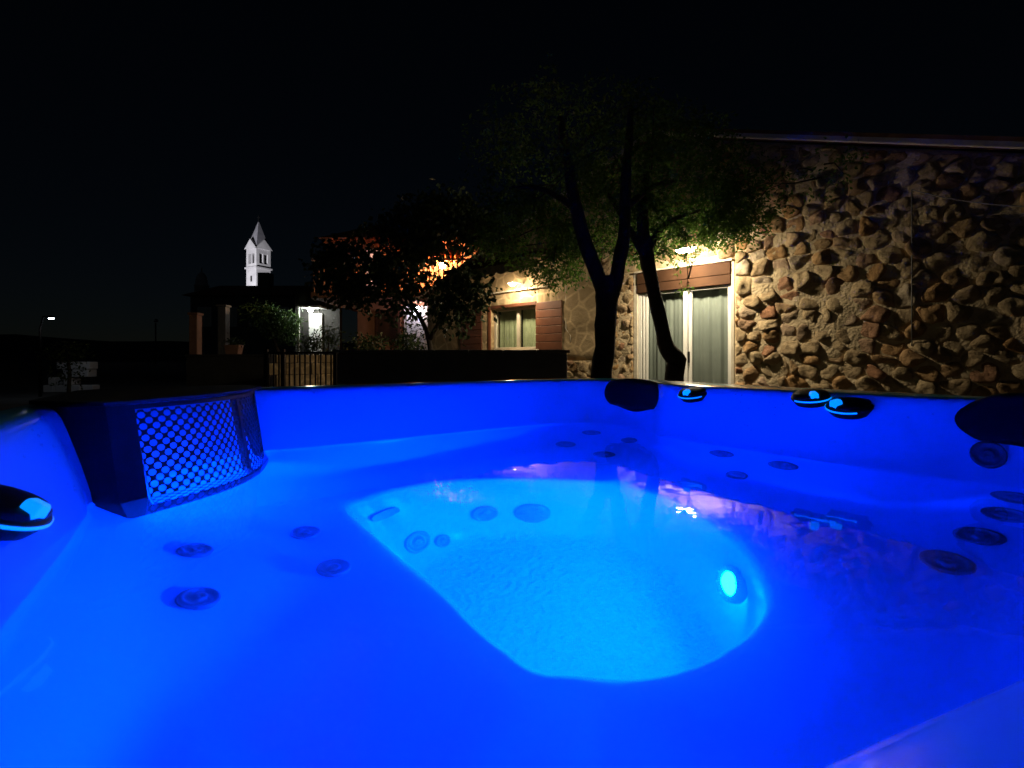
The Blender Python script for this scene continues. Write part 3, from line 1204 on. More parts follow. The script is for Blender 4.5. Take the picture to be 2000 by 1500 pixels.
hbox(0.631, DS1 - 0.056, 0.062, 2.128, -0.076, -0.070).build('pane', M['glass'], dr)
hbox(0.575, 0.60, 0.98, 1.16, -0.049, -0.015).build('handle', M['darkmetal'], dr, bevel=0.004)
# roller shutter box in varnished wood: two boards
bxo = hbox(DS0 + 0.002, DS1 - 0.002, 2.325, 2.515, -0.20, 0.035).build('shutter_box', M['woodbox'], house, bevel=0.006)
hbox(DS0 + 0.002, DS1 - 0.002, 2.175, 2.318, -0.20, 0.028).build('board', M['woodbox'], bxo, bevel=0.006)
hbox(DS0 - 0.04, DS1 + 0.03, 2.519, 2.545, -0.1, 0.06).build('cap_strip', M['cream'], bxo, bevel=0.004)


def curtain(s0, s1, h0, h1, d, m, waves, amp, label, seed):
    rng = random.Random(seed)
    mb = MB()
    n = 90
    nh = 12
    ph = [rng.uniform(0, 6.28) for _ in range(4)]
    vs_, fs_ = [], []
    for j in range(nh + 1):
        h = lerp(h1, h0, j / nh)
        k = 0.55 + 0.45 * j / nh
        for i in range(n + 1):
            u = i / n
            dd = amp * k * (math.sin(u * waves * 6.28 + ph[0] + 0.15 * j / nh) + 0.5 * math.sin(u * waves * 2.3 * 6.28 + ph[1]) + 0.4 * math.sin(u * waves * 0.6 * 6.28 + ph[2]))
            vs_.append(Wp(lerp(s0, s1, u), h, d + dd))
    for j in range(nh):
        for i in range(n):
            fs_.append((j * (n + 1) + i, (j + 1) * (n + 1) + i, (j + 1) * (n + 1) + i + 1, j * (n + 1) + i + 1))
    mb.add(vs_, fs_)
    o = mb.build('curtain', m, None, True)
    return tag(o, label, 'curtain')


curtain(DS0 + 0.13, 0.52, 0.05, 2.14, -0.14, M['curtain'], 4.0, 0.016, 'grey green curtain behind left pane of glass door, crossed by leaning trunk', 1)
curtain(0.57, DS1 - 0.02, 0.05, 2.14, -0.15, M['curtain'], 3.2, 0.018, 'grey green curtain behind right pane of glass door', 2)

# --- window with shutters
wd = hbox(WS0 + 0.002, WS0 + 0.07, WH0, WH1, -0.16, -0.09).build('window', M['cream'], house, bevel=0.004)
for (a, b, h0, h1) in ((WS1 - 0.07, WS1 - 0.002, WH0, WH1), (WS0 + 0.072, WS1 - 0.072, WH1 - 0.06, WH1 - 0.002), (WS0 + 0.072, WS1 - 0.072, WH0 + 0.002, WH0 + 0.055), (-3.25, -3.17, WH0 + 0.057, WH1 - 0.062)):
    hbox(a, b, h0, h1, -0.155, -0.095).build('window_frame', M['cream'], wd, bevel=0.004)
hbox(WS0 + 0.071, -3.251, WH0 + 0.056, WH1 - 0.061, -0.128, -0.122).build('pane', M['glass'], wd)
hbox(-3.169, WS1 - 0.071, WH0 + 0.056, WH1 - 0.061, -0.128, -0.122).build('pane', M['glass'], wd)
hbox(WS0 - 0.10, WS1 + 0.10, WH0 - 0.055, WH0 - 0.002, -0.08, 0.07).build('sill', M['cream'], wd, bevel=0.006)
hbox(WS0 - 0.075, WS0 - 0.001, WH0, WH1 + 0.07, -0.02, 0.035).build('casing', M['wood'], wd, bevel=0.004)
hbox(WS0, WS1 + 0.001, WH1 + 0.002, WH1 + 0.07, -0.02, 0.030).build('casing', M['wooddark'], wd, bevel=0.004)


def shutter(s0, s1, m, par):
    r = None
    n = 6
    hh = (WH1 + 0.04 - WH0 + 0.02) / n
    for k in range(n):
        h0 = WH0 - 0.02 + k * hh
        o = hbox(s0, s1, h0 + 0.005, h0 + hh - 0.005, 0.02, 0.048).build('shutter' if r is None else 'plank', m, par if r is None else r, bevel=0.005)
        r = r or o
    hbox(s0 + 0.06, s0 + 0.13, WH0 + 0.01, WH1 + 0.0, 0.008, 0.0185).build('batten', m, r)
    hbox(s1 - 0.13, s1 - 0.06, WH0 + 0.01, WH1 + 0.0, 0.008, 0.0185).build('batten', m, r)


shutter(-4.98, -4.22, M['wooddark'], house)
shutter(-2.585, -1.92, M['wood'], house)
curtain(WS0 + 0.08, -3.22, WH0 + 0.03, WH1 - 0.03, -0.22, M['netcurtain'], 4.0, 0.014, 'pale green curtain in left half of the shuttered window', 4)
curtain(-3.20, WS1 - 0.08, WH0 + 0.03, WH1 - 0.03, -0.225, M['netcurtain'], 3.0, 0.014, 'pale green curtain in right half of the shuttered window', 5)
# ledge above the window
hbox(-4.15, -2.30, 2.485, 2.515, 0.0, 0.10).build('ledge', M['cream'], house, bevel=0.006)
# conduit and pipe on the render
mb = MB()
mb.tube([Wp(-1.83, 2.5, 0.02), Wp(-1.83, 1.62, 0.02), Wp(-1.72, 1.5, 0.02), Wp(-1.72, 1.35, 0.02)], 0.011, 6)
mb.build('conduit', M['cream'], house, True)

# --- awning over the window
aw = empty('window_awning', Wp(-3.4, 2.6, 0.3), 'beige scalloped awning with wooden front rail over shuttered window', 'awning')
A0, A1 = -4.75, -2.28
mb = MB()
p = [(3.16, 0.02), (2.98, 0.62), (2.965, 0.62), (3.145, 0.02)]
vs_ = [Wp(A0, h, d) for h, d in p] + [Wp(A1, h, d) for h, d in p]
mb.add(vs_, [(0, 1, 5, 4), (1, 2, 6, 5), (2, 3, 7, 6), (3, 0, 4, 7), (0, 3, 2, 1), (4, 5, 6, 7)])
mb.build('canopy', M['awning'], aw, fix=True)
hbox(A0 - 0.03, A1 + 0.03, 2.955, 3.045, 0.625, 0.69).build('front_rail', M['woodbox'], aw, bevel=0.01)
hbox(A0 - 0.03, A1 + 0.03, 3.14, 3.26, 0.0, 0.11).build('cassette', M['woodbox'], aw, bevel=0.01)
mb = MB()
n = 96
vs_, fs_ = [], []
for i in range(n + 1):
    s = lerp(A0, A1, i / n)
    z = 2.955
    lo = 2.80 - 0.05 * abs(math.sin(i / n * PI * 9))
    dd = 0.645 + 0.01 * math.sin(i * 0.9)
    vs_ += [Wp(s, z, dd), Wp(s, lo, dd + 0.008), Wp(s, lo, dd + 0.004), Wp(s, z, dd - 0.004)]
for i in range(n):
    for j in range(4):
        fs_.append((4 * i + j, 4 * i + (j + 1) % 4, 4 * i + 4 + (j + 1) % 4, 4 * i + 4 + j))
mb.add(vs_, fs_)
mb.build('valance', M['awning'], aw, fix=True)
for s in (A0 + 0.1, A1 - 0.1):
    mb = MB()
    mb.tube([Wp(s, 2.95, 0.03), Wp(s, 3.0, 0.63)], 0.014, 8)
    mb.build('arm', M['darkmetal'], aw, True)


# --- wall lamps
def wall_lamp(s, h, label, L, col, wide, out):
    """half-round opal bowl under an opaque shade on a short bracket: throws its light down the wall"""
    r = empty('wall_lamp', Wp(s, h, 0.03), label, 'lamp')
    mb = MB()
    mb.box((s - 0.014, h + 0.012, 0.0), (s + 0.014, h + 0.040, out - 0.02), HM)
    mb.build('bracket', M['whiteplastic'], r, bevel=0.008)
    n, k = 24, 6

    def bowl(rx, rz, ry, sign, off):
        vs_, fs_ = [], []
        for i in range(k + 1):
            f = PI / 2 * i / k
            for j in range(n):
                t = 2 * PI * j / n
                vs_.append(HM @ Vector((s + rx * math.cos(f) * math.cos(t), h + off + sign * ry * math.sin(f), out + rz * math.cos(f) * math.sin(t))))
        for i in range(k):
            for j in range(n):
                fs_.append((i * n + j, i * n + (j + 1) % n, (i + 1) * n + (j + 1) % n, (i + 1) * n + j))
        mb_ = MB()
        mb_.add(vs_, fs_)
        return mb_
    bowl(wide * 0.5, 0.075, 0.055, -1, -0.006).build('glass_bowl', emat('lamp_glow', col, L), r, True, fix=True)
    sh = bowl(wide * 0.53, 0.082, 0.03, 1, 0.004)
    sv_ = []
    for j in range(n):
        t = 2 * PI * j / n
        for hh in (0.004, -0.004):
            sv_.append(HM @ Vector((s + wide * 0.53 * math.cos(t), h + hh, out + 0.082 * math.sin(t))))
    sh.add(sv_, [(2 * j, 2 * j + 1, (2 * j + 3) % (2 * n), (2 * j + 2) % (2 * n)) for j in range(n)])
    sh.build('shade', M['whiteplastic'], r, True)
    return r


wall_lamp(0.793, 2.68, 'bright white wall lamp above the glass door', 780.0, (1.0, 0.84, 0.58), 0.30, 0.55)
wall_lamp(-2.93, 2.60, 'small bright wall lamp under the beige awning', 620.0, (1.0, 0.80, 0.52), 0.16, 0.38)
# cable from the gable and its conduit
cb = empty('cable', Wp(3.36, 3.2, 0.05), 'thin cable slung from the stone wall towards the right', 'cable')
mb = MB()
mb.tube([Wp(3.34, 1.2, 0.075), Wp(3.34, 3.06, 0.075)], 0.007, 6)
mb.build('riser', M['render'], cb, True)
mb = MB()
a, b = Wp(3.34, 3.06, 0.085), Vector((5.5, 4.1, 2.42))
mb.tube([a.lerp(b, t) - Vector((0, 0, 0.12 * 4 * t * (1 - t))) for t in [i / 12 for i in range(13)]], 0.006, 6)
mb.build('span', M['render'], cb, True)


# ================================================================== low wall, trees, neighbours
def P(px, py, y):
    """a point at distance y in front of the camera position"""
    return Vector(((px - 1000) / 925.0 * y, y, CAM_Z + (700 - py) / 925.0 * y))


# low rendered garden wall between tub and house
gw = empty('garden_wall', (-1.0, 6.0, 0), 'low grey rendered garden wall in front of the shuttered window', 'wall')
mb = MB()
mb.box((-2.22, 6.0, 0), (0.70, 6.22, 1.115))
mb.build('wall_body', M['render'], gw, bevel=0.01)
for k in range(7):
    mb = MB()
    x0 = -2.25 + k * 0.4268
    mb.box((x0, 5.97, 1.118), (x0 + 0.421, 6.25, 1.158))
    mb.build('coping_stone', M['render'], gw, bevel=0.006)


def leaf_mesh(rng, clumps, size, droop=0.3, aspect=0.5, gaps=()):
    """clumps: (centre, radii, count, falloff); small folded leaves in twiggy bunches"""
    vs_, fs_ = [], []
    for c, rad, cnt, bunch in clumps:
        c = Vector(c)
        nb = max(1, cnt // bunch)
        for _ in range(nb):
            while True:
                u = Vector((rng.uniform(-1, 1), rng.uniform(-1, 1), rng.uniform(-1, 1)))
                if 0.0 < u.length < 1:
                    break
            if rng.random() < 0.5:
                u = u.normalized() * rng.uniform(0.7, 1.05)
            bc = c + Vector((u.x * rad[0], u.y * rad[1], u.z * rad[2]))
            if mnoise.noise(bc * 1.9) < -0.22:
                continue
            if any(((bc.x - g.x) / a) ** 2 + ((bc.z - g.z) / b_) ** 2 < 1 for g, a, b_ in gaps):
                continue
            tw = Vector((rng.gauss(0, 1), rng.gauss(0, 1), rng.gauss(-0.4, 0.6))).normalized()
            for k in range(bunch):
                q = bc + tw * size * (k * 0.55) + Vector((rng.gauss(0, 1), rng.gauss(0, 1), rng.gauss(0, 1))) * size * 0.45
                d = (tw * 0.6 + Vector((rng.gauss(0, 0.7), rng.gauss(0, 0.7), rng.gauss(-droop, 0.5)))).normalized()
                n = d.cross(Vector((rng.gauss(0, 1), rng.gauss(0, 1), rng.gauss(0, 1))))
                if n.length < 0.01:
                    continue
                n.normalize()
                w = d.cross(n)
                L = size * rng.uniform(0.7, 1.3)
                W = L * aspect * rng.uniform(0.8, 1.2)
                b = len(vs_)
                vs_ += [q, q + d * L * 0.5 + w * W * 0.5 + n * W * 0.12, q + d * L, q + d * L * 0.5 - w * W * 0.5 + n * W * 0.12]
                fs_ += [(b, b + 1, b + 2), (b, b + 2, b + 3)]
    mb = MB()
    mb.v = [tuple(v) for v in vs_]
    mb.f = fs_
    return mb


def tree(name, base, limbs, clumps, size, label, cat, lm, seed, group=None, aspect=0.5, droop=0.3, twigs=0, gaps=()):
    rng = random.Random(seed)
    r = empty(name, base, label, cat, group)
    first = True
    for pts, rad in limbs:
        mb = MB()
        # resample with a little wander
        fine, fr = [], []
        pv = [Vector(p) for p in pts]
        for i in range(len(pv) - 1):
            for j in range(4):
                t = j / 4
                p0, p1, p2, p3 = pv[max(i - 1, 0)], pv[i], pv[i + 1], pv[min(i + 2, len(pv) - 1)]
                q = 0.5 * ((2 * p1) + (-p0 + p2) * t + (2 * p0 - 5 * p1 + 4 * p2 - p3) * t * t + (-p0 + 3 * p1 - 3 * p2 + p3) * t ** 3)
                fine.append(q + Vector((mnoise.noise(q * 3), mnoise.noise(q * 3 + Vector((9, 0, 0))), 0)) * 0.015)
                fr.append(lerp(rad[i], rad[i + 1], t))
        fine.append(pv[-1])
        fr.append(rad[-1])
        mb.tube(fine, fr, 12, True, 0.25)
        mb.build('trunk' if first else 'branch', M['bark'], r, True)
        first = False
    for k in range(twigs):
        c, rad, cnt, bunch = clumps[k % len(clumps)]
        c = Vector(c)
        a = c + Vector((rng.uniform(-0.3, 0.3) * rad[0], rng.uniform(-0.3, 0.3) * rad[1], rng.uniform(-0.6, 0.2) * rad[2]))
        b = c + Vector((rng.uniform(-0.9, 0.9) * rad[0], rng.uniform(-0.9, 0.9) * rad[1], rng.uniform(-0.7, 0.7) * rad[2]))
        m_ = (a + b) / 2 + Vector((0, 0, rng.uniform(-0.05, 0.1)))
        mb = MB()
        mb.tube([a, m_, b], [0.012, 0.008, 0.004], 5)
        mb.build('twig', M['bark'], r, True)
    leaf_mesh(rng, clumps, size, droop, aspect, gaps).build('crown', lm, r)
    return r


# forked tree in front of the door pillar
tree('forked_tree', (1.02, 5.2, 0),
     [([(1.00, 5.2, -0.05), (0.985, 5.2, 0.75), (1.02, 5.2, 1.3), (1.035, 5.2, 1.72), (1.05, 5.2, 1.95)], [0.16, 0.118, 0.108, 0.115, 0.10]),
      ([(1.03, 5.2, 1.62), (0.95, 5.22, 1.95), (0.78, 5.25, 2.45), (0.66, 5.3, 3.0), (0.55, 5.4, 3.8)], [0.09, 0.082, 0.072, 0.062, 0.03]),
      ([(1.06, 5.2, 1.62), (1.15, 5.2, 1.95), (1.225, 5.2, 2.4), (1.26, 5.25, 3.0), (1.35, 5.35, 3.9)], [0.09, 0.080, 0.070, 0.058, 0.03]),
      ([(0.72, 5.27, 2.7), (0.4, 5.5, 3.0), (0.0, 5.8, 3.15)], [0.04, 0.03, 0.012]),
      ([(1.24, 5.2, 2.7), (1.7, 5.6, 3.1), (2.2, 6.0, 3.3)], [0.04, 0.03, 0.012])],
     [((0.75, 5.6, 3.6), (1.2, 0.9, 0.75), 8000, 8), ((0.15, 6.2, 2.75), (0.62, 0.7, 0.45), 5600, 8), ((0.62, 6.4, 2.5), (0.50, 0.6, 0.42), 4600, 8), ((1.55, 5.7, 3.4), (0.9, 0.8, 0.7), 6000, 8),
      ((0.95, 6.6, 2.72), (0.45, 0.5, 0.35), 2200, 8), ((0.3, 5.8, 3.2), (0.8, 0.7, 0.45), 2200, 8)],
     0.055, 'dark forked tree trunk standing in front of the stone pillar', 'tree', M['leaf'], 21, aspect=0.45, twigs=26)
# leaning tree before the glass door
tree('leaning_tree', (1.98, 5.75, 0),
     [([(1.93, 5.75, -0.05), (1.945, 5.75, 0.5), (1.97, 5.75, 0.86), (2.00, 5.75, 1.01), (1.88, 5.75, 1.17), (1.79, 5.75, 1.55), (1.70, 5.75, 1.95), (1.63, 5.75, 2.3), (1.6, 5.8, 2.9), (1.7, 5.9, 3.6)],
       [0.155, 0.12, 0.115, 0.118, 0.098, 0.080, 0.076, 0.088, 0.06, 0.03]),
      ([(1.64, 5.75, 2.22), (1.46, 5.8, 2.6), (1.2, 5.9, 3.1)], [0.05, 0.04, 0.02]),
      ([(1.62, 5.75, 2.3), (1.95, 5.95, 2.75), (2.5, 6.2, 3.0)], [0.05, 0.035, 0.012]),
      ([(2.05, 6.0, 2.82), (2.22, 6.1, 2.62), (2.27, 6.15, 2.3), (2.29, 6.18, 2.0)], [0.012, 0.009, 0.006, 0.003])],
     [((1.75, 6.2, 2.78), (0.55, 0.6, 0.42), 4000, 8), ((2.55, 6.1, 2.95), (0.62, 0.5, 0.40), 4200, 8), ((2.0, 6.1, 3.5), (1.0, 0.8, 0.7), 6000, 8), ((3.0, 6.0, 3.15), (0.5, 0.5, 0.35), 1500, 8),
      ((2.275, 6.15, 2.20), (0.13, 0.1, 0.30), 420, 4), ((1.62, 5.9, 2.45), (0.28, 0.3, 0.16), 420, 6), ((2.80, 6.2, 2.80), (0.48, 0.35, 0.26), 1900, 8), ((3.6, 5.6, 3.3), (0.5, 0.4, 0.3), 420, 6)],
     0.055, 'leaning crooked tree trunk crossing the glass door', 'tree', M['leaf'], 22, aspect=0.45, twigs=26)
# broad-leaved tree behind the garden wall
tree('broadleaf_tree', (-1.15, 7.4, 0),
     [([(-1.15, 7.4, -0.05), (-1.2, 7.4, 0.8), (-1.35, 7.4, 1.5), (-1.62, 7.4, 2.0)], [0.055, 0.045, 0.036, 0.025]),
      ([(-1.28, 7.4, 1.35), (-0.95, 7.3, 1.9), (-0.7, 7.2, 2.3)], [0.04, 0.03, 0.015]),
      ([(-1.62, 7.4, 2.0), (-2.1, 7.4, 2.3), (-2.6, 7.4, 2.35)], [0.035, 0.022, 0.01])],
     [((-1.60, 7.4, 2.75), (0.95, 0.6, 0.45), 4200, 5), ((-2.55, 7.4, 2.45), (0.52, 0.5, 0.52), 3000, 5), ((-1.95, 7.4, 2.1), (0.42, 0.4, 0.42), 1300, 5), ((-1.35, 7.3, 2.15), (0.42, 0.45, 0.36), 900, 5),
      ((-0.72, 7.1, 2.08), (0.30, 0.3, 0.36), 800, 5), ((-0.42, 7.0, 2.0), (0.26, 0.24, 0.26), 260, 5), ((-0.85, 7.1, 1.75), (0.30, 0.25, 0.24), 260, 5), ((-1.05, 7.3, 3.1), (0.9, 0.6, 0.5), 3600, 5)],
     0.095, 'dark broad-leaved tree behind the garden wall, hiding the orange house', 'tree', M['leafb'], 23, aspect=0.62, droop=0.6, twigs=18,
     gaps=[(Vector((-1.10, 7.4, 2.53)), 0.36, 0.20), (Vector((-2.50, 7.4, 2.58)), 0.13, 0.14), (Vector((-2.2, 7.4, 2.42)), 0.10, 0.30), (Vector((-1.45, 7.4, 2.02)), 0.14, 0.16), (Vector((-1.47, 7.4, 1.66)), 0.17, 0.2)])
# shrubs at the foot of the orange house
for i, (px, py, y, rx, rz, lab) in enumerate(((720, 672, 11.0, 0.55, 0.30, 'low dark shrub left of the lit doorway of the orange house'), (800, 655, 11.5, 0.38, 0.45, 'tall dark shrub beside the lit doorway of the orange house'))):
    c = P(px, py, y)
    tree('shrub', (c.x, c.y, 0), [([(c.x, c.y, -0.03), (c.x + 0.05, c.y, c.z * 0.5), (c.x, c.y, c.z)], [0.03, 0.025, 0.01])],
         [((c.x, c.y, c.z * 0.55), (rx, 0.4, c.z * 0.5), 1100, 5), ((c.x, c.y, c.z), (rx * 0.8, 0.35, rz), 700, 5)], 0.10, lab, 'shrub', M['leafb'], 40 + i, aspect=0.4)

# ------------------------------------------------------------------ orange neighbour house
NY = 14.0
nh_ = empty('orange_house', (-4.0, NY + 2, 0), 'orange rendered two-storey house with lit balcony behind the trees', 'house')
XL, XR = P(632, 0, NY).x, P(925, 0, NY).x
ZB = P(0, 582, NY).z
ZT = P(0, 470, NY).z


def nbox(x0, x1, y0, y1, z0, z1, name, m, par=nh_, bevel=0.0):
    mb = MB()
    mb.box((x0, y0, z0), (x1, y1, z1))
    return mb.build(name, m, par, bevel=bevel)


nbox(XL, XR + 0.6, NY, NY + 5, ZB - 0.12, ZT + 0.05, 'upper_wall', M['orange'])
nbox(XL + 1.0, XR + 0.6, NY + 0.003, NY + 5, -0.02, ZB - 0.122, 'lower_wall', M['orange'])
mb = MB()
mb.add([(XL - 0.12, NY - 0.12, ZT + 0.06), (XR + 1.0, NY - 0.12, ZT + 0.06), (XR + 1.0, NY + 5.4, ZT + 0.06), (XL - 0.4, NY + 5.4, ZT + 0.06), (XL + 1.6, NY + 2.4, ZT + 1.3), (XR - 1.0, NY + 2.4, ZT + 1.3)],
       [(0, 3, 2, 1), (0, 1, 5, 4), (1, 2, 5), (2, 3, 4, 5), (3, 0, 4)])
mb.build('roof', M['rooftile'], nh_, fix=True)
BY = NY - 1.25
nbox(XL + 0.15, XR + 0.4, BY, NY - 0.003, ZB - 0.16, ZB, 'balcony_slab', M['orange'], nh_, 0.01)
rl = nbox(XL + 0.15, XR + 0.4, BY + 0.02, BY + 0.07, ZB + 0.86, ZB + 0.92, 'balcony_rail', M['terracotta'])
bar = MB()
bar.box((-0.017, -0.017, 0), (0.017, 0.017, 0.857))
bme2 = bar.mesh('baluster')
bme2.materials.append(M['terracotta'])
x = XL + 0.22
while x < XR + 0.38:
    inst(bme2, 'baluster', rl, Matrix.Translation((x, BY + 0.045, ZB + 0.001)))
    x += 0.125
# balcony door that glows, with frame
gx0, gx1 = P(714, 0, NY).x, P(741, 0, NY).x
bd = nbox(gx0, gx1, NY - 0.06, NY - 0.01, ZB + 0.01, P(0, 486, NY).z, 'balcony_door', M['white'])
nbox(gx0 + 0.06, gx1 - 0.06, NY - 0.075, NY - 0.062, ZB + 0.10, P(0, 490, NY).z, 'lit_pane', emat('warm_room_light', (1.0, 0.50, 0.42), 0.55), bd)
# blue-lit window
bx0, bx1 = P(672, 0, NY).x, P(696, 0, NY).x
bw = nbox(bx0 - 0.05, bx1 + 0.05, NY - 0.05, NY - 0.005, P(0, 522, NY).z, P(0, 494, NY).z, 'window', M['wooddark'])
nbox(bx0, bx1, NY - 0.058, NY - 0.052, P(0, 519, NY).z, P(0, 497, NY).z, 'pane', M['glass'], bw)
mb = MB()
for px, py, r in ((681, 504, 0.055), (692, 503, 0.03), (684, 512, 0.035)):
    c = P(px, py, NY - 0.12)
    mb.lathe([(0, -r), (r * 0.7, -r * 0.7), (r, 0), (r * 0.7, r * 0.7), (0, r)], 10, Matrix.Translation(c))
mb.build('cold_bulbs', emat('cold_bulb', (0.55, 0.75, 1.0), 9.0), bw, True)
# ground floor opening, lit doorway
dx0, dx1 = P(790, 0, NY).x, P(836, 0, NY).x
ld = nbox(dx0, dx1, NY - 0.05, NY - 0.004, 0.0, P(0, 598, NY).z, 'doorway', M['cream'])
nbox(dx0 + 0.08, dx1 - 0.1, NY - 0.06, NY - 0.052, 0.02, P(0, 606, NY).z, 'door_leaf', M['white'], ld)
wx0, wx1 = P(735, 0, NY).x, P(782, 0, NY).x
sh_ = nbox(wx0, wx1, NY - 0.05, NY - 0.004, P(0, 668, NY).z, P(0, 606, NY).z, 'window', M['wooddark'])
nbox(wx0 + 0.06, wx1 - 0.06, NY - 0.058, NY - 0.052, P(0, 664, NY).z, P(0, 610, NY).z, 'pane', M['glass'], sh_)

# orange cloth hung in folds on the balcony, and the lamp below it
oa = empty('orange_awning', (P(865, 500, NY - 0.7)), 'orange folded cloth awning glowing above the balcony lamp', 'awning')
mb = MB()
vs_, fs_ = [], []
n = 60
ax0, ax1 = P(815, 0, NY - 0.7).x, P(905, 0, NY - 0.7).x
az1, az0 = P(0, 484, NY - 0.7).z, P(0, 513, NY - 0.7).z
for i in range(n + 1):
    u = i / n
    yy = NY - 0.7 + 0.07 * math.sin(u * 44) + 0.03 * math.sin(u * 97)
    lo = az0 + 0.03 * math.sin(u * 22)
    vs_ += [(lerp(ax0, ax1, u), yy + 0.2, az1), (lerp(ax0, ax1, u), yy, lo)]
for i in range(n):
    fs_.append((2 * i, 2 * i + 1, 2 * i + 3, 2 * i + 2))
mb.add(vs_, fs_)
cl = mb.build('cloth', M['orangecloth'], oa, True)
md = cl.modifiers.new('thick', 'SOLIDIFY')
md.thickness = 0.006
mb = MB()
mb.tube([(ax0 - 0.1, NY - 0.5, az1 + 0.01), (ax1 + 0.1, NY - 0.5, az1 + 0.01)], 0.02, 8)
mb.build('rod', M['darkmetal'], oa, True)


def globe_lamp(loc, r, col, L, label, stem, name='globe_lamp'):
    e = empty(name, loc, label, 'lamp')
    mb = MB()
    prof = [(r * math.sin(PI * i / 10), -r * math.cos(PI * i / 10)) for i in range(11)]
    mb.lathe(prof, 16, Matrix.Translation(Vector(loc)))
    mb.build('globe', emat('globe_glow', col, L), e, True)
    mb = MB()
    mb.tube([Vector(loc) + Vector((0, 0, r * 0.9)), Vector(loc) + Vector((0, 0, r * 0.9 + stem))], 0.012, 6)
    mb.build('stem', M['darkmetal'], e, True)
    mb = MB()
    mb.lathe([(0.001, r * 1.25), (r * 0.55, r * 1.15), (r * 0.6, r * 0.8), (r * 0.5, r * 0.75)], 14, Matrix.Translation(Vector(loc)))
    mb.build('cap', M['darkmetal'], e, True)
    return e


globe_lamp(P(864, 519, NY - 0.85), 0.085, (1.0, 0.62, 0.30), 1400.0, 'warm glaring globe lamp below the orange awning', 0.30)
globe_lamp(P(816, 602, NY - 0.30), 0.06, (0.85, 0.80, 1.0), 130.0, 'cool white globe lamp over the doorway of the orange house', 0.2)

# ------------------------------------------------------------------ white porch with its lamp, creeper and terrace
PY = 15.0
po = empty('white_porch', P(603, 690, PY), 'white lit porch with small flat canopy and doorway, left of the orange house', 'porch')
wx = lambda px: P(px, 0, PY).x
wz = lambda py: P(0, py, PY).z
nbox(wx(560), wx(650), PY + 0.6, PY + 0.8, 0, wz(560), 'back_wall', M['darkstone'], po)
nbox(wx(590), wx(616), PY + 0.5, PY + 0.597, 0, wz(609), 'white_door', M['white'], po)
nbox(wx(597), wx(599), PY + 0.48, PY + 0.498, 0.6, wz(615), 'door_post', M['white'], po)
nbox(wx(584), wx(628), PY - 0.15, PY + 0.595, wz(601), wz(597), 'canopy', M['white'], po, 0.01)
nbox(wx(584), wx(587), PY - 0.1, PY - 0.05, 0, wz(602), 'post', M['white'], po)
globe_lamp(P(606, 605, PY + 0.1), 0.07, (0.93, 1.0, 0.96), 210.0, 'white globe lamp under the porch canopy', 0.02)
tree('creeper', P(540, 700, PY - 0.6) * Vector((1, 1, 0)) if False else (P(540, 0, PY - 0.4).x, PY - 0.4, 0),
     [([(P(560, 0, PY - 0.4).x, PY - 0.4, -0.05), (P(545, 0, PY - 0.4).x, PY - 0.4, 1.2), (P(520, 0, PY - 0.4).x, PY - 0.4, 2.1)], [0.06, 0.05, 0.03])],
     [(P(532, 622, PY - 0.4), (0.62, 0.5, 0.42), 1500, 6), (P(560, 640, PY - 0.4), (0.35, 0.4, 0.45), 800, 6), (P(505, 605, PY - 0.4), (0.4, 0.4, 0.25), 500, 6), (P(574, 640, PY - 0.15), (0.08, 0.1, 0.5), 260, 6)],
     0.10, 'green creeper and bush lit by the white porch lamp', 'plant', M['leafc'], 31, aspect=0.5, twigs=6)
for i, (px, py, y, rx, lab) in enumerate(((608, 668, 12.6, 0.32, 'dark bush in front of the white porch door'), (640, 655, 12.0, 0.4, 'dark bush right of the white porch'))):
    c = P(px, py, y)
    tree('bush', (c.x, c.y, 0), [([(c.x, c.y, -0.03), (c.x, c.y, c.z * 0.6), (c.x + 0.04, c.y, c.z)], [0.03, 0.02, 0.01])],
         [((c.x, c.y, c.z * 0.6), (rx, 0.3, c.z * 0.45), 500, 5), ((c.x, c.y, c.z), (rx * 0.8, 0.3, 0.22), 300, 5)], 0.09, lab, 'bush', M['leafb'], 60 + i, aspect=0.4)

# tan retaining wall behind the railing, in blocks
FYW = 10.0
rw = empty('retaining_wall', (-4.3, FYW, 0), 'low tan stone wall seen through the iron railing', 'wall')
rng = random.Random(4)
RM = Matrix.Translation((-4.75, FYW - 0.45, 0)) @ Matrix.Rotation(math.radians(38), 4, 'Z')
zt = 1.13
row = 0
z = 0.0
while z < zt - 0.02:
    hh = min(0.24, zt - z)
    x = -(0.2 if row % 2 else 0)
    while x < 1.75:
        w = rng.uniform(0.3, 0.5)
        mb = MB()
        mb.box((x, rng.uniform(-0.012, 0.012), z), (x + w - 0.012, 0.3, z + hh - 0.012), RM)
        mb.build('block', M['plaster'], rw, bevel=0.012)
        x += w
    z += hh
    row += 1

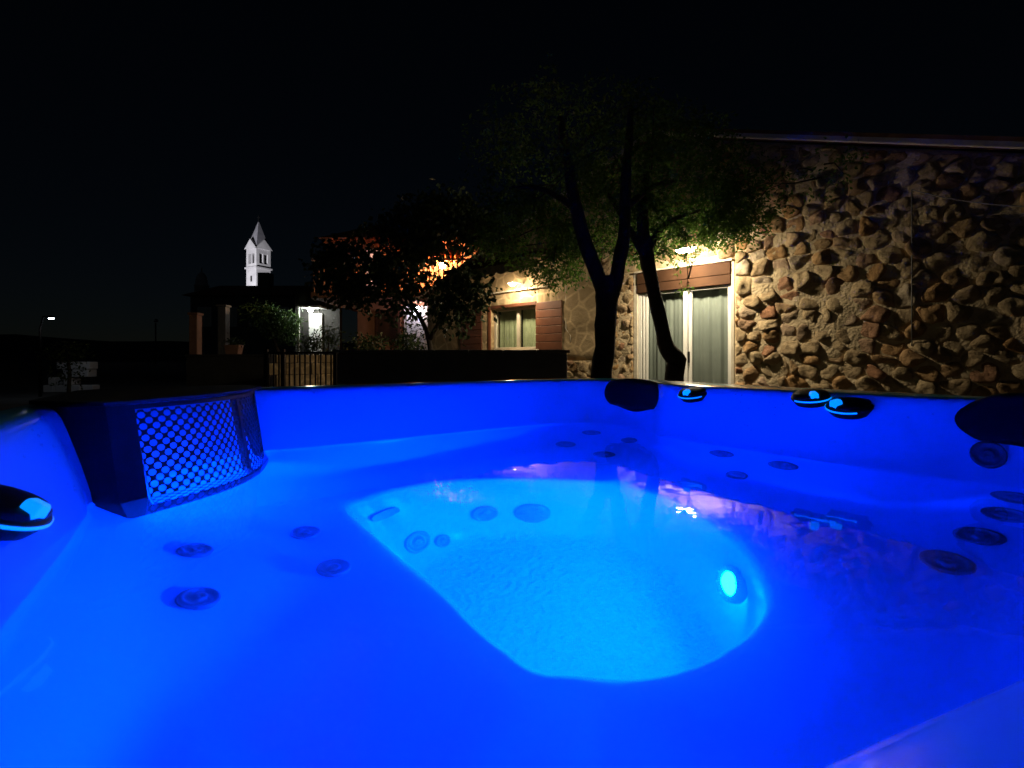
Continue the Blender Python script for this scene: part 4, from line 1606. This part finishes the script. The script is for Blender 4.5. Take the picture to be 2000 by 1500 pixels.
# ------------------------------------------------------------------ iron railing
FY = 8.0
fr_ = empty('iron_railing', (P(590, 0, FY).x, FY, 0), 'dark iron railing with upright bars left of the garden wall', 'railing')
fx0, fx1 = P(520, 0, FY).x, P(655, 0, FY).x
ztop = P(0, 689, FY).z
for z in (ztop, 0.12):
    mb = MB()
    mb.box((fx0, FY - 0.018, z - 0.018), (fx1, FY + 0.018, z + 0.018))
    mb.build('rail', M['darkmetal'], fr_)
bar = MB()
bar.box((-0.011, -0.011, 0), (0.011, 0.011, ztop - 0.02))
bme3 = bar.mesh('bar')
bme3.materials.append(M['darkmetal'])
x = fx0 + 0.04
while x < fx1:
    inst(bme3, 'bar', fr_, Matrix.Translation((x, FY, 0.0)))
    x += 0.088
for x in (fx0, P(553, 0, FY).x, fx1):
    mb = MB()
    mb.box((x - 0.03, FY - 0.03, 0), (x + 0.03, FY + 0.03, ztop + 0.06))
    mb.build('post', M['darkmetal'], fr_)

# pale gate pillar and flower box beyond the railing
GY = 12.0
c = P(382, 0, GY)
gp = empty('gate_pillar', (c.x, GY, 0), 'slim terracotta coloured pillar standing beyond the railing', 'pillar')
nbox(c.x - 0.10, c.x + 0.10, GY - 0.1, GY + 0.1, 0, P(0, 616, GY).z, 'shaft', M['terracotta'], gp, 0.01)
nbox(c.x - 0.125, c.x + 0.125, GY - 0.125, GY + 0.125, P(0, 616, GY).z + 0.002, P(0, 611, GY).z, 'cap', M['terracotta'], gp, 0.01)
c = P(437, 0, GY + 1)
gp2 = empty('wall_pier', (c.x, GY + 1, 0), 'grey rendered pier between the pillar and the flower box', 'pillar')
nbox(c.x - 0.11, c.x + 0.11, GY + 0.9, GY + 1.1, 0, P(0, 600, GY + 1).z, 'shaft', M['render'], gp2, 0.01)
nbox(c.x - 0.14, c.x + 0.14, GY + 0.87, GY + 1.13, P(0, 600, GY + 1).z + 0.002, P(0, 596, GY + 1).z, 'cap', M['render'], gp2, 0.01)
c = P(457, 0, GY)
zb0, zb1 = P(0, 692, GY).z, P(0, 674, GY).z
fb = empty('flower_box', (c.x, GY, zb0), 'terracotta flower box with small plants on a low wall', 'planter')
mb = MB()
mb.add([(c.x - 0.15, GY - 0.1, zb0), (c.x + 0.15, GY - 0.1, zb0), (c.x + 0.15, GY + 0.1, zb0), (c.x - 0.15, GY + 0.1, zb0),
        (c.x - 0.185, GY - 0.12, zb1), (c.x + 0.185, GY - 0.12, zb1), (c.x + 0.185, GY + 0.12, zb1), (c.x - 0.185, GY + 0.12, zb1)],
       [(0, 3, 2, 1), (4, 5, 6, 7), (0, 1, 5, 4), (1, 2, 6, 5), (2, 3, 7, 6), (3, 0, 4, 7)])
mb.build('box', M['terracotta'], fb, bevel=0.008)
leaf_mesh(random.Random(3), [((c.x, GY, zb1 + 0.09), (0.18, 0.1, 0.10), 180, 4)], 0.07, 0.0, 0.4).build('plants', M['leafb'], fb)['kind'] = 'stuff'
lw = empty('low_wall', (c.x, GY, 0), 'low wall carrying the terracotta flower box', 'wall')
nbox(c.x - 1.1, c.x + 1.0, GY - 0.15, GY + 0.15, 0, zb0 - 0.052, 'wall_body', M['darkstone'], lw)
for k in range(5):
    nbox(c.x - 1.12 + k * 0.43, c.x - 1.12 + k * 0.43 + 0.424, GY - 0.18, GY + 0.18, zb0 - 0.05, zb0 - 0.002, 'coping_stone', M['darkstone'], lw)

# ------------------------------------------------------------------ dark house in front of the church
DY = 34.0
dh = empty('dark_house', (P(470, 0, DY).x, DY + 4, 0), 'dark unlit house with low pitched roof below the church tower', 'house')
x0, x1 = P(372, 0, DY).x, P(590, 0, DY).x
z1 = P(0, 578, DY).z
nbox(x0, x1, DY, DY + 8, 0, z1, 'wall', M['render'], dh)
mb = MB()
zr = P(0, 558, DY + 4).z
mb.add([(x0 - 0.4, DY - 0.4, z1 + 0.01), (x1 + 0.4, DY - 0.4, z1 + 0.01), (x1 + 0.4, DY + 8.4, z1 + 0.01), (x0 - 0.4, DY + 8.4, z1 + 0.01), (x0 - 0.4, DY + 4, zr), (x1 + 0.4, DY + 4, zr)],
       [(0, 3, 2, 1), (0, 1, 5, 4), (2, 3, 4, 5), (0, 4, 3), (1, 2, 5)])
rf = mb.build('roof', M['rooftile'], dh, fix=True)
cx = P(519, 0, DY + 3).x
nbox(cx - 0.42, cx + 0.42, DY + 2.6, DY + 3.4, z1, P(0, 534, DY + 3).z, 'chimney', M['render'], rf)
for px in (400, 450, 500, 550):
    xx = P(px, 0, DY).x
    w_ = nbox(xx - 0.5, xx + 0.5, DY - 0.05, DY - 0.003, z1 - 2.2, z1 - 0.8, 'window', M['white'], dh)
    nbox(xx - 0.42, xx + 0.42, DY - 0.06, DY - 0.052, z1 - 2.12, z1 - 0.88, 'pane', M['glass'], w_)

# ------------------------------------------------------------------ floodlit church tower
CY = 120.0
c0 = P(505, 0, CY)
ct = empty('church_tower', (c0.x, CY, 0), 'white floodlit church bell tower with pointed spire against the night sky', 'church tower')
CM = Matrix.Translation((c0.x, CY, 0)) @ Matrix.Rotation(math.radians(63), 4, 'Z')
cz = lambda py: P(0, py, CY).z
HW = 1.95


def tbox(h, z0, z1, name, m, par=ct, hw2=None):
    mb = MB()
    mb.box((-h, -(hw2 or h), z0), (h, (hw2 or h), z1), CM)
    return mb.build(name, m, par)


tbox(HW, 0, cz(527), 'shaft', M['limestone'])
tbox(HW + 0.3, cz(527) + 0.01, cz(524), 'cornice', M['limestone'])
# belfry: four corner piers, lintels, paired openings with colonnettes
zb, zt_ = cz(524) + 0.01, cz(489)
for sx in (-1, 1):
    for sy in (-1, 1):
        mb = MB()
        mb.box((sx * HW - (0.75 if sx > 0 else -0.0) if False else (HW - 0.8 if sx > 0 else -HW), HW - 0.8 if sy > 0 else -HW, zb), (HW if sx > 0 else -HW + 0.8, HW if sy > 0 else -HW + 0.8, zt_), CM)
        mb.build('corner_pier', M['limestone'], ct)
tbox(HW - 1.2, zb, zt_, 'bell_chamber', M['dark'])
for k in range(4):
    R = CM @ Matrix.Rotation(PI / 2 * k, 4, 'Z')
    mb = MB()
    mb.box((-HW + 0.802, -HW + 0.01, zb), (HW - 0.802, -HW + 0.5, zb + 0.9), R)
    mb.build('parapet', M['limestone'], ct)
    mb = MB()
    mb.box((-HW + 0.802, -HW + 0.01, zt_ - 1.15), (HW - 0.802, -HW + 0.5, zt_), R)
    mb.build('belfry_panel', M['limestone'], ct)
    mb = MB()
    mb.box((-0.16, -HW + 0.06, zb + 0.9), (0.16, -HW + 0.4, zt_ - 1.15), R)
    mb.build('colonnette', M['limestone'], ct)
    # gablet over each face
    mb = MB()
    g0, g1 = zt_ + 0.01, cz(470)
    vs_ = [R @ Vector(v) for v in ((-HW - 0.35, -HW - 0.35, g0), (HW + 0.35, -HW - 0.35, g0), (0, -HW - 0.35, g1), (-HW - 0.35, -HW + 0.25, g0), (HW + 0.35, -HW + 0.25, g0), (0, -HW + 0.25, g1))]
    mb.add(vs_, [(0, 1, 2), (5, 4, 3), (0, 3, 4, 1), (1, 4, 5, 2), (2, 5, 3, 0)])
    mb.build('gablet', M['limestone'], ct, fix=True)
    # small shaft window
    mb = MB()
    mb.box((-0.3, -HW - 0.03, cz(552)), (0.3, -HW - 0.004, cz(541)), R)
    mb.build('shaft_window', M['dark'], ct)
mb = MB()
b0 = zt_ + 0.02
sp = [CM @ Vector((x, y, b0)) for x, y in ((-HW, -HW), (HW, -HW), (HW, HW), (-HW, HW))] + [CM @ Vector((0, 0, cz(431)))]
mb.add(sp, [(0, 1, 4), (1, 2, 4), (2, 3, 4), (3, 0, 4), (3, 2, 1, 0)])
spo = mb.build('spire', M['spire'], ct)
mb = MB()
top = CM @ Vector((0, 0, cz(431)))
mb.box((-0.1, -0.1, -0.5), (0.1, 0.1, 1.3), Matrix.Translation(top))
mb.box((-0.36, -0.08, 0.65), (0.36, 0.08, 0.85), Matrix.Translation(top))
mb.build('cross', M['darkmetal'], spo)
# the floodlight that lights it
fpos = Vector((c0.x - 2.0, CY - 32.0, 8.0))
fl_ = empty('floodlight', fpos, 'floodlight aimed up at the church tower', 'floodlight')
mb = MB()
mb.tube([(fpos.x, fpos.y, 0), (fpos.x, fpos.y, 7.6)], 0.12, 8)
mb.build('mast', M['darkmetal'], fl_)
lt = bpy.data.lights.new('floodlight_beam', 'SPOT')
lt.energy = 68000.0
lt.color = (0.93, 0.93, 1.0)
lt.spot_size = math.radians(44)
lt.spot_blend = 0.3
lt.shadow_soft_size = 0.25
lo_ = bpy.data.objects.new('beam', lt)
tgt = Vector((c0.x, CY, 26.0))
dirv = (tgt - fpos).normalized()
lm4 = dirv.to_track_quat('-Z', 'Y').to_matrix().to_4x4()
lm4.translation = fpos + dirv * 0.35
link(lo_, fl_, lm4)
mb = MB()
hm = dirv.to_track_quat('Z', 'Y').to_matrix().to_4x4()
hm.translation = fpos
mb.lathe([(0.0, -0.2), (0.2, -0.2), (0.34, 0.25), (0.30, 0.25), (0.18, -0.1), (0, -0.1)], 16, hm)
mb.build('reflector', M['steel'], fl_, True)
# dim chapel dome
c1 = P(394, 0, 90)
cd = empty('chapel_dome', (c1.x, 90, 0), 'small dim grey dome left of the church tower', 'dome')
mb = MB()
z0_, r_ = P(0, 560, 90).z, 1.05
mb.lathe([(r_ * 1.1, 0), (r_ * 1.1, z0_), (r_ * 1.2, z0_ + 0.05), (r_ * 1.2, z0_ + 0.3), (r_, z0_ + 0.35)] + [(r_ * math.cos(PI / 2 * i / 8), z0_ + 0.35 + 2.4 * math.sin(PI / 2 * i / 8)) for i in range(9)], 20, Matrix.Translation((c1.x, 90, 0)))
mb.build('drum', M['limestone'], cd, True)
mb = MB()
mb.box((-0.06, -0.06, 0), (0.06, 0.06, 0.9), Matrix.Translation((c1.x, 90, z0_ + 2.7)))
mb.build('finial', M['spire'], cd)

# ------------------------------------------------------------------ street on the far left
SY = 13.0
c = P(100, 622, SY)
sl2 = empty('street_lamp', (c.x - 0.3, SY, 0), 'slim lamp post with cold white head on the far left', 'street lamp')
mb = MB()
mb.tube([(c.x - 0.3, SY, 0), (c.x - 0.3, SY, c.z - 0.3), (c.x - 0.22, SY, c.z + 0.05), (c.x, SY, c.z + 0.06)], [0.04, 0.03, 0.025, 0.025], 8)
mb.build('mast', M['darkmetal'], sl2, True)
mb = MB()
mb.box((-0.09, -0.07, 0.012), (0.11, 0.07, 0.05), Matrix.Translation(c))
mb.build('head', M['darkmetal'], sl2, bevel=0.02)
mb = MB()
mb.lathe([(0, -0.03), (0.04, -0.02), (0.055, 0.0), (0.055, 0.01)], 14, Matrix.Translation(c))
mb.build('lens', emat('cold_street_light', (0.75, 0.88, 1.0), 70.0), sl2, True)
road = sheet('street', [(c.x - 6, SY - 2), (c.x + 4, SY - 2), (c.x + 4, SY + 9), (c.x - 6, SY + 9)], -0.008, M['asphalt'])
# pale boundary wall of rough blocks by the lamp
WY2 = 14.6
cw = P(132, 0, WY2)
sw = empty('street_wall', (cw.x, WY2, 0), 'broken pale block wall lit by the far left lamp, half hidden by a shrub', 'wall')
rng = random.Random(9)
for row in range(4):
    x = cw.x - 0.75 + 0.12 * row
    while x < cw.x + 0.7 - 0.08 * row:
        w = rng.uniform(0.22, 0.42)
        if row == 0 or rng.random() < 0.62:
            nbox(x, x + w - 0.02, WY2 + rng.uniform(-0.06, 0.06), WY2 + 0.3, row * 0.24, row * 0.24 + 0.225, 'block', M['limestone'], sw, 0.02)
        x += w
cc = P(134, 720, 11.5)
tree('street_shrub', (cc.x, 11.5, 0), [([(cc.x, 11.5, -0.03), (cc.x + 0.03, 11.5, 0.6), (cc.x - 0.02, 11.5, 1.15)], [0.04, 0.035, 0.02])],
     [((cc.x, 11.5, 0.75), (0.42, 0.3, 0.3), 240, 4), ((cc.x, 11.5, 1.2), (0.45, 0.4, 0.25), 420, 4)], 0.085, 'dark thin-stemmed shrub before the pale block wall on the far left', 'shrub', M['leafb'], 77, aspect=0.45)
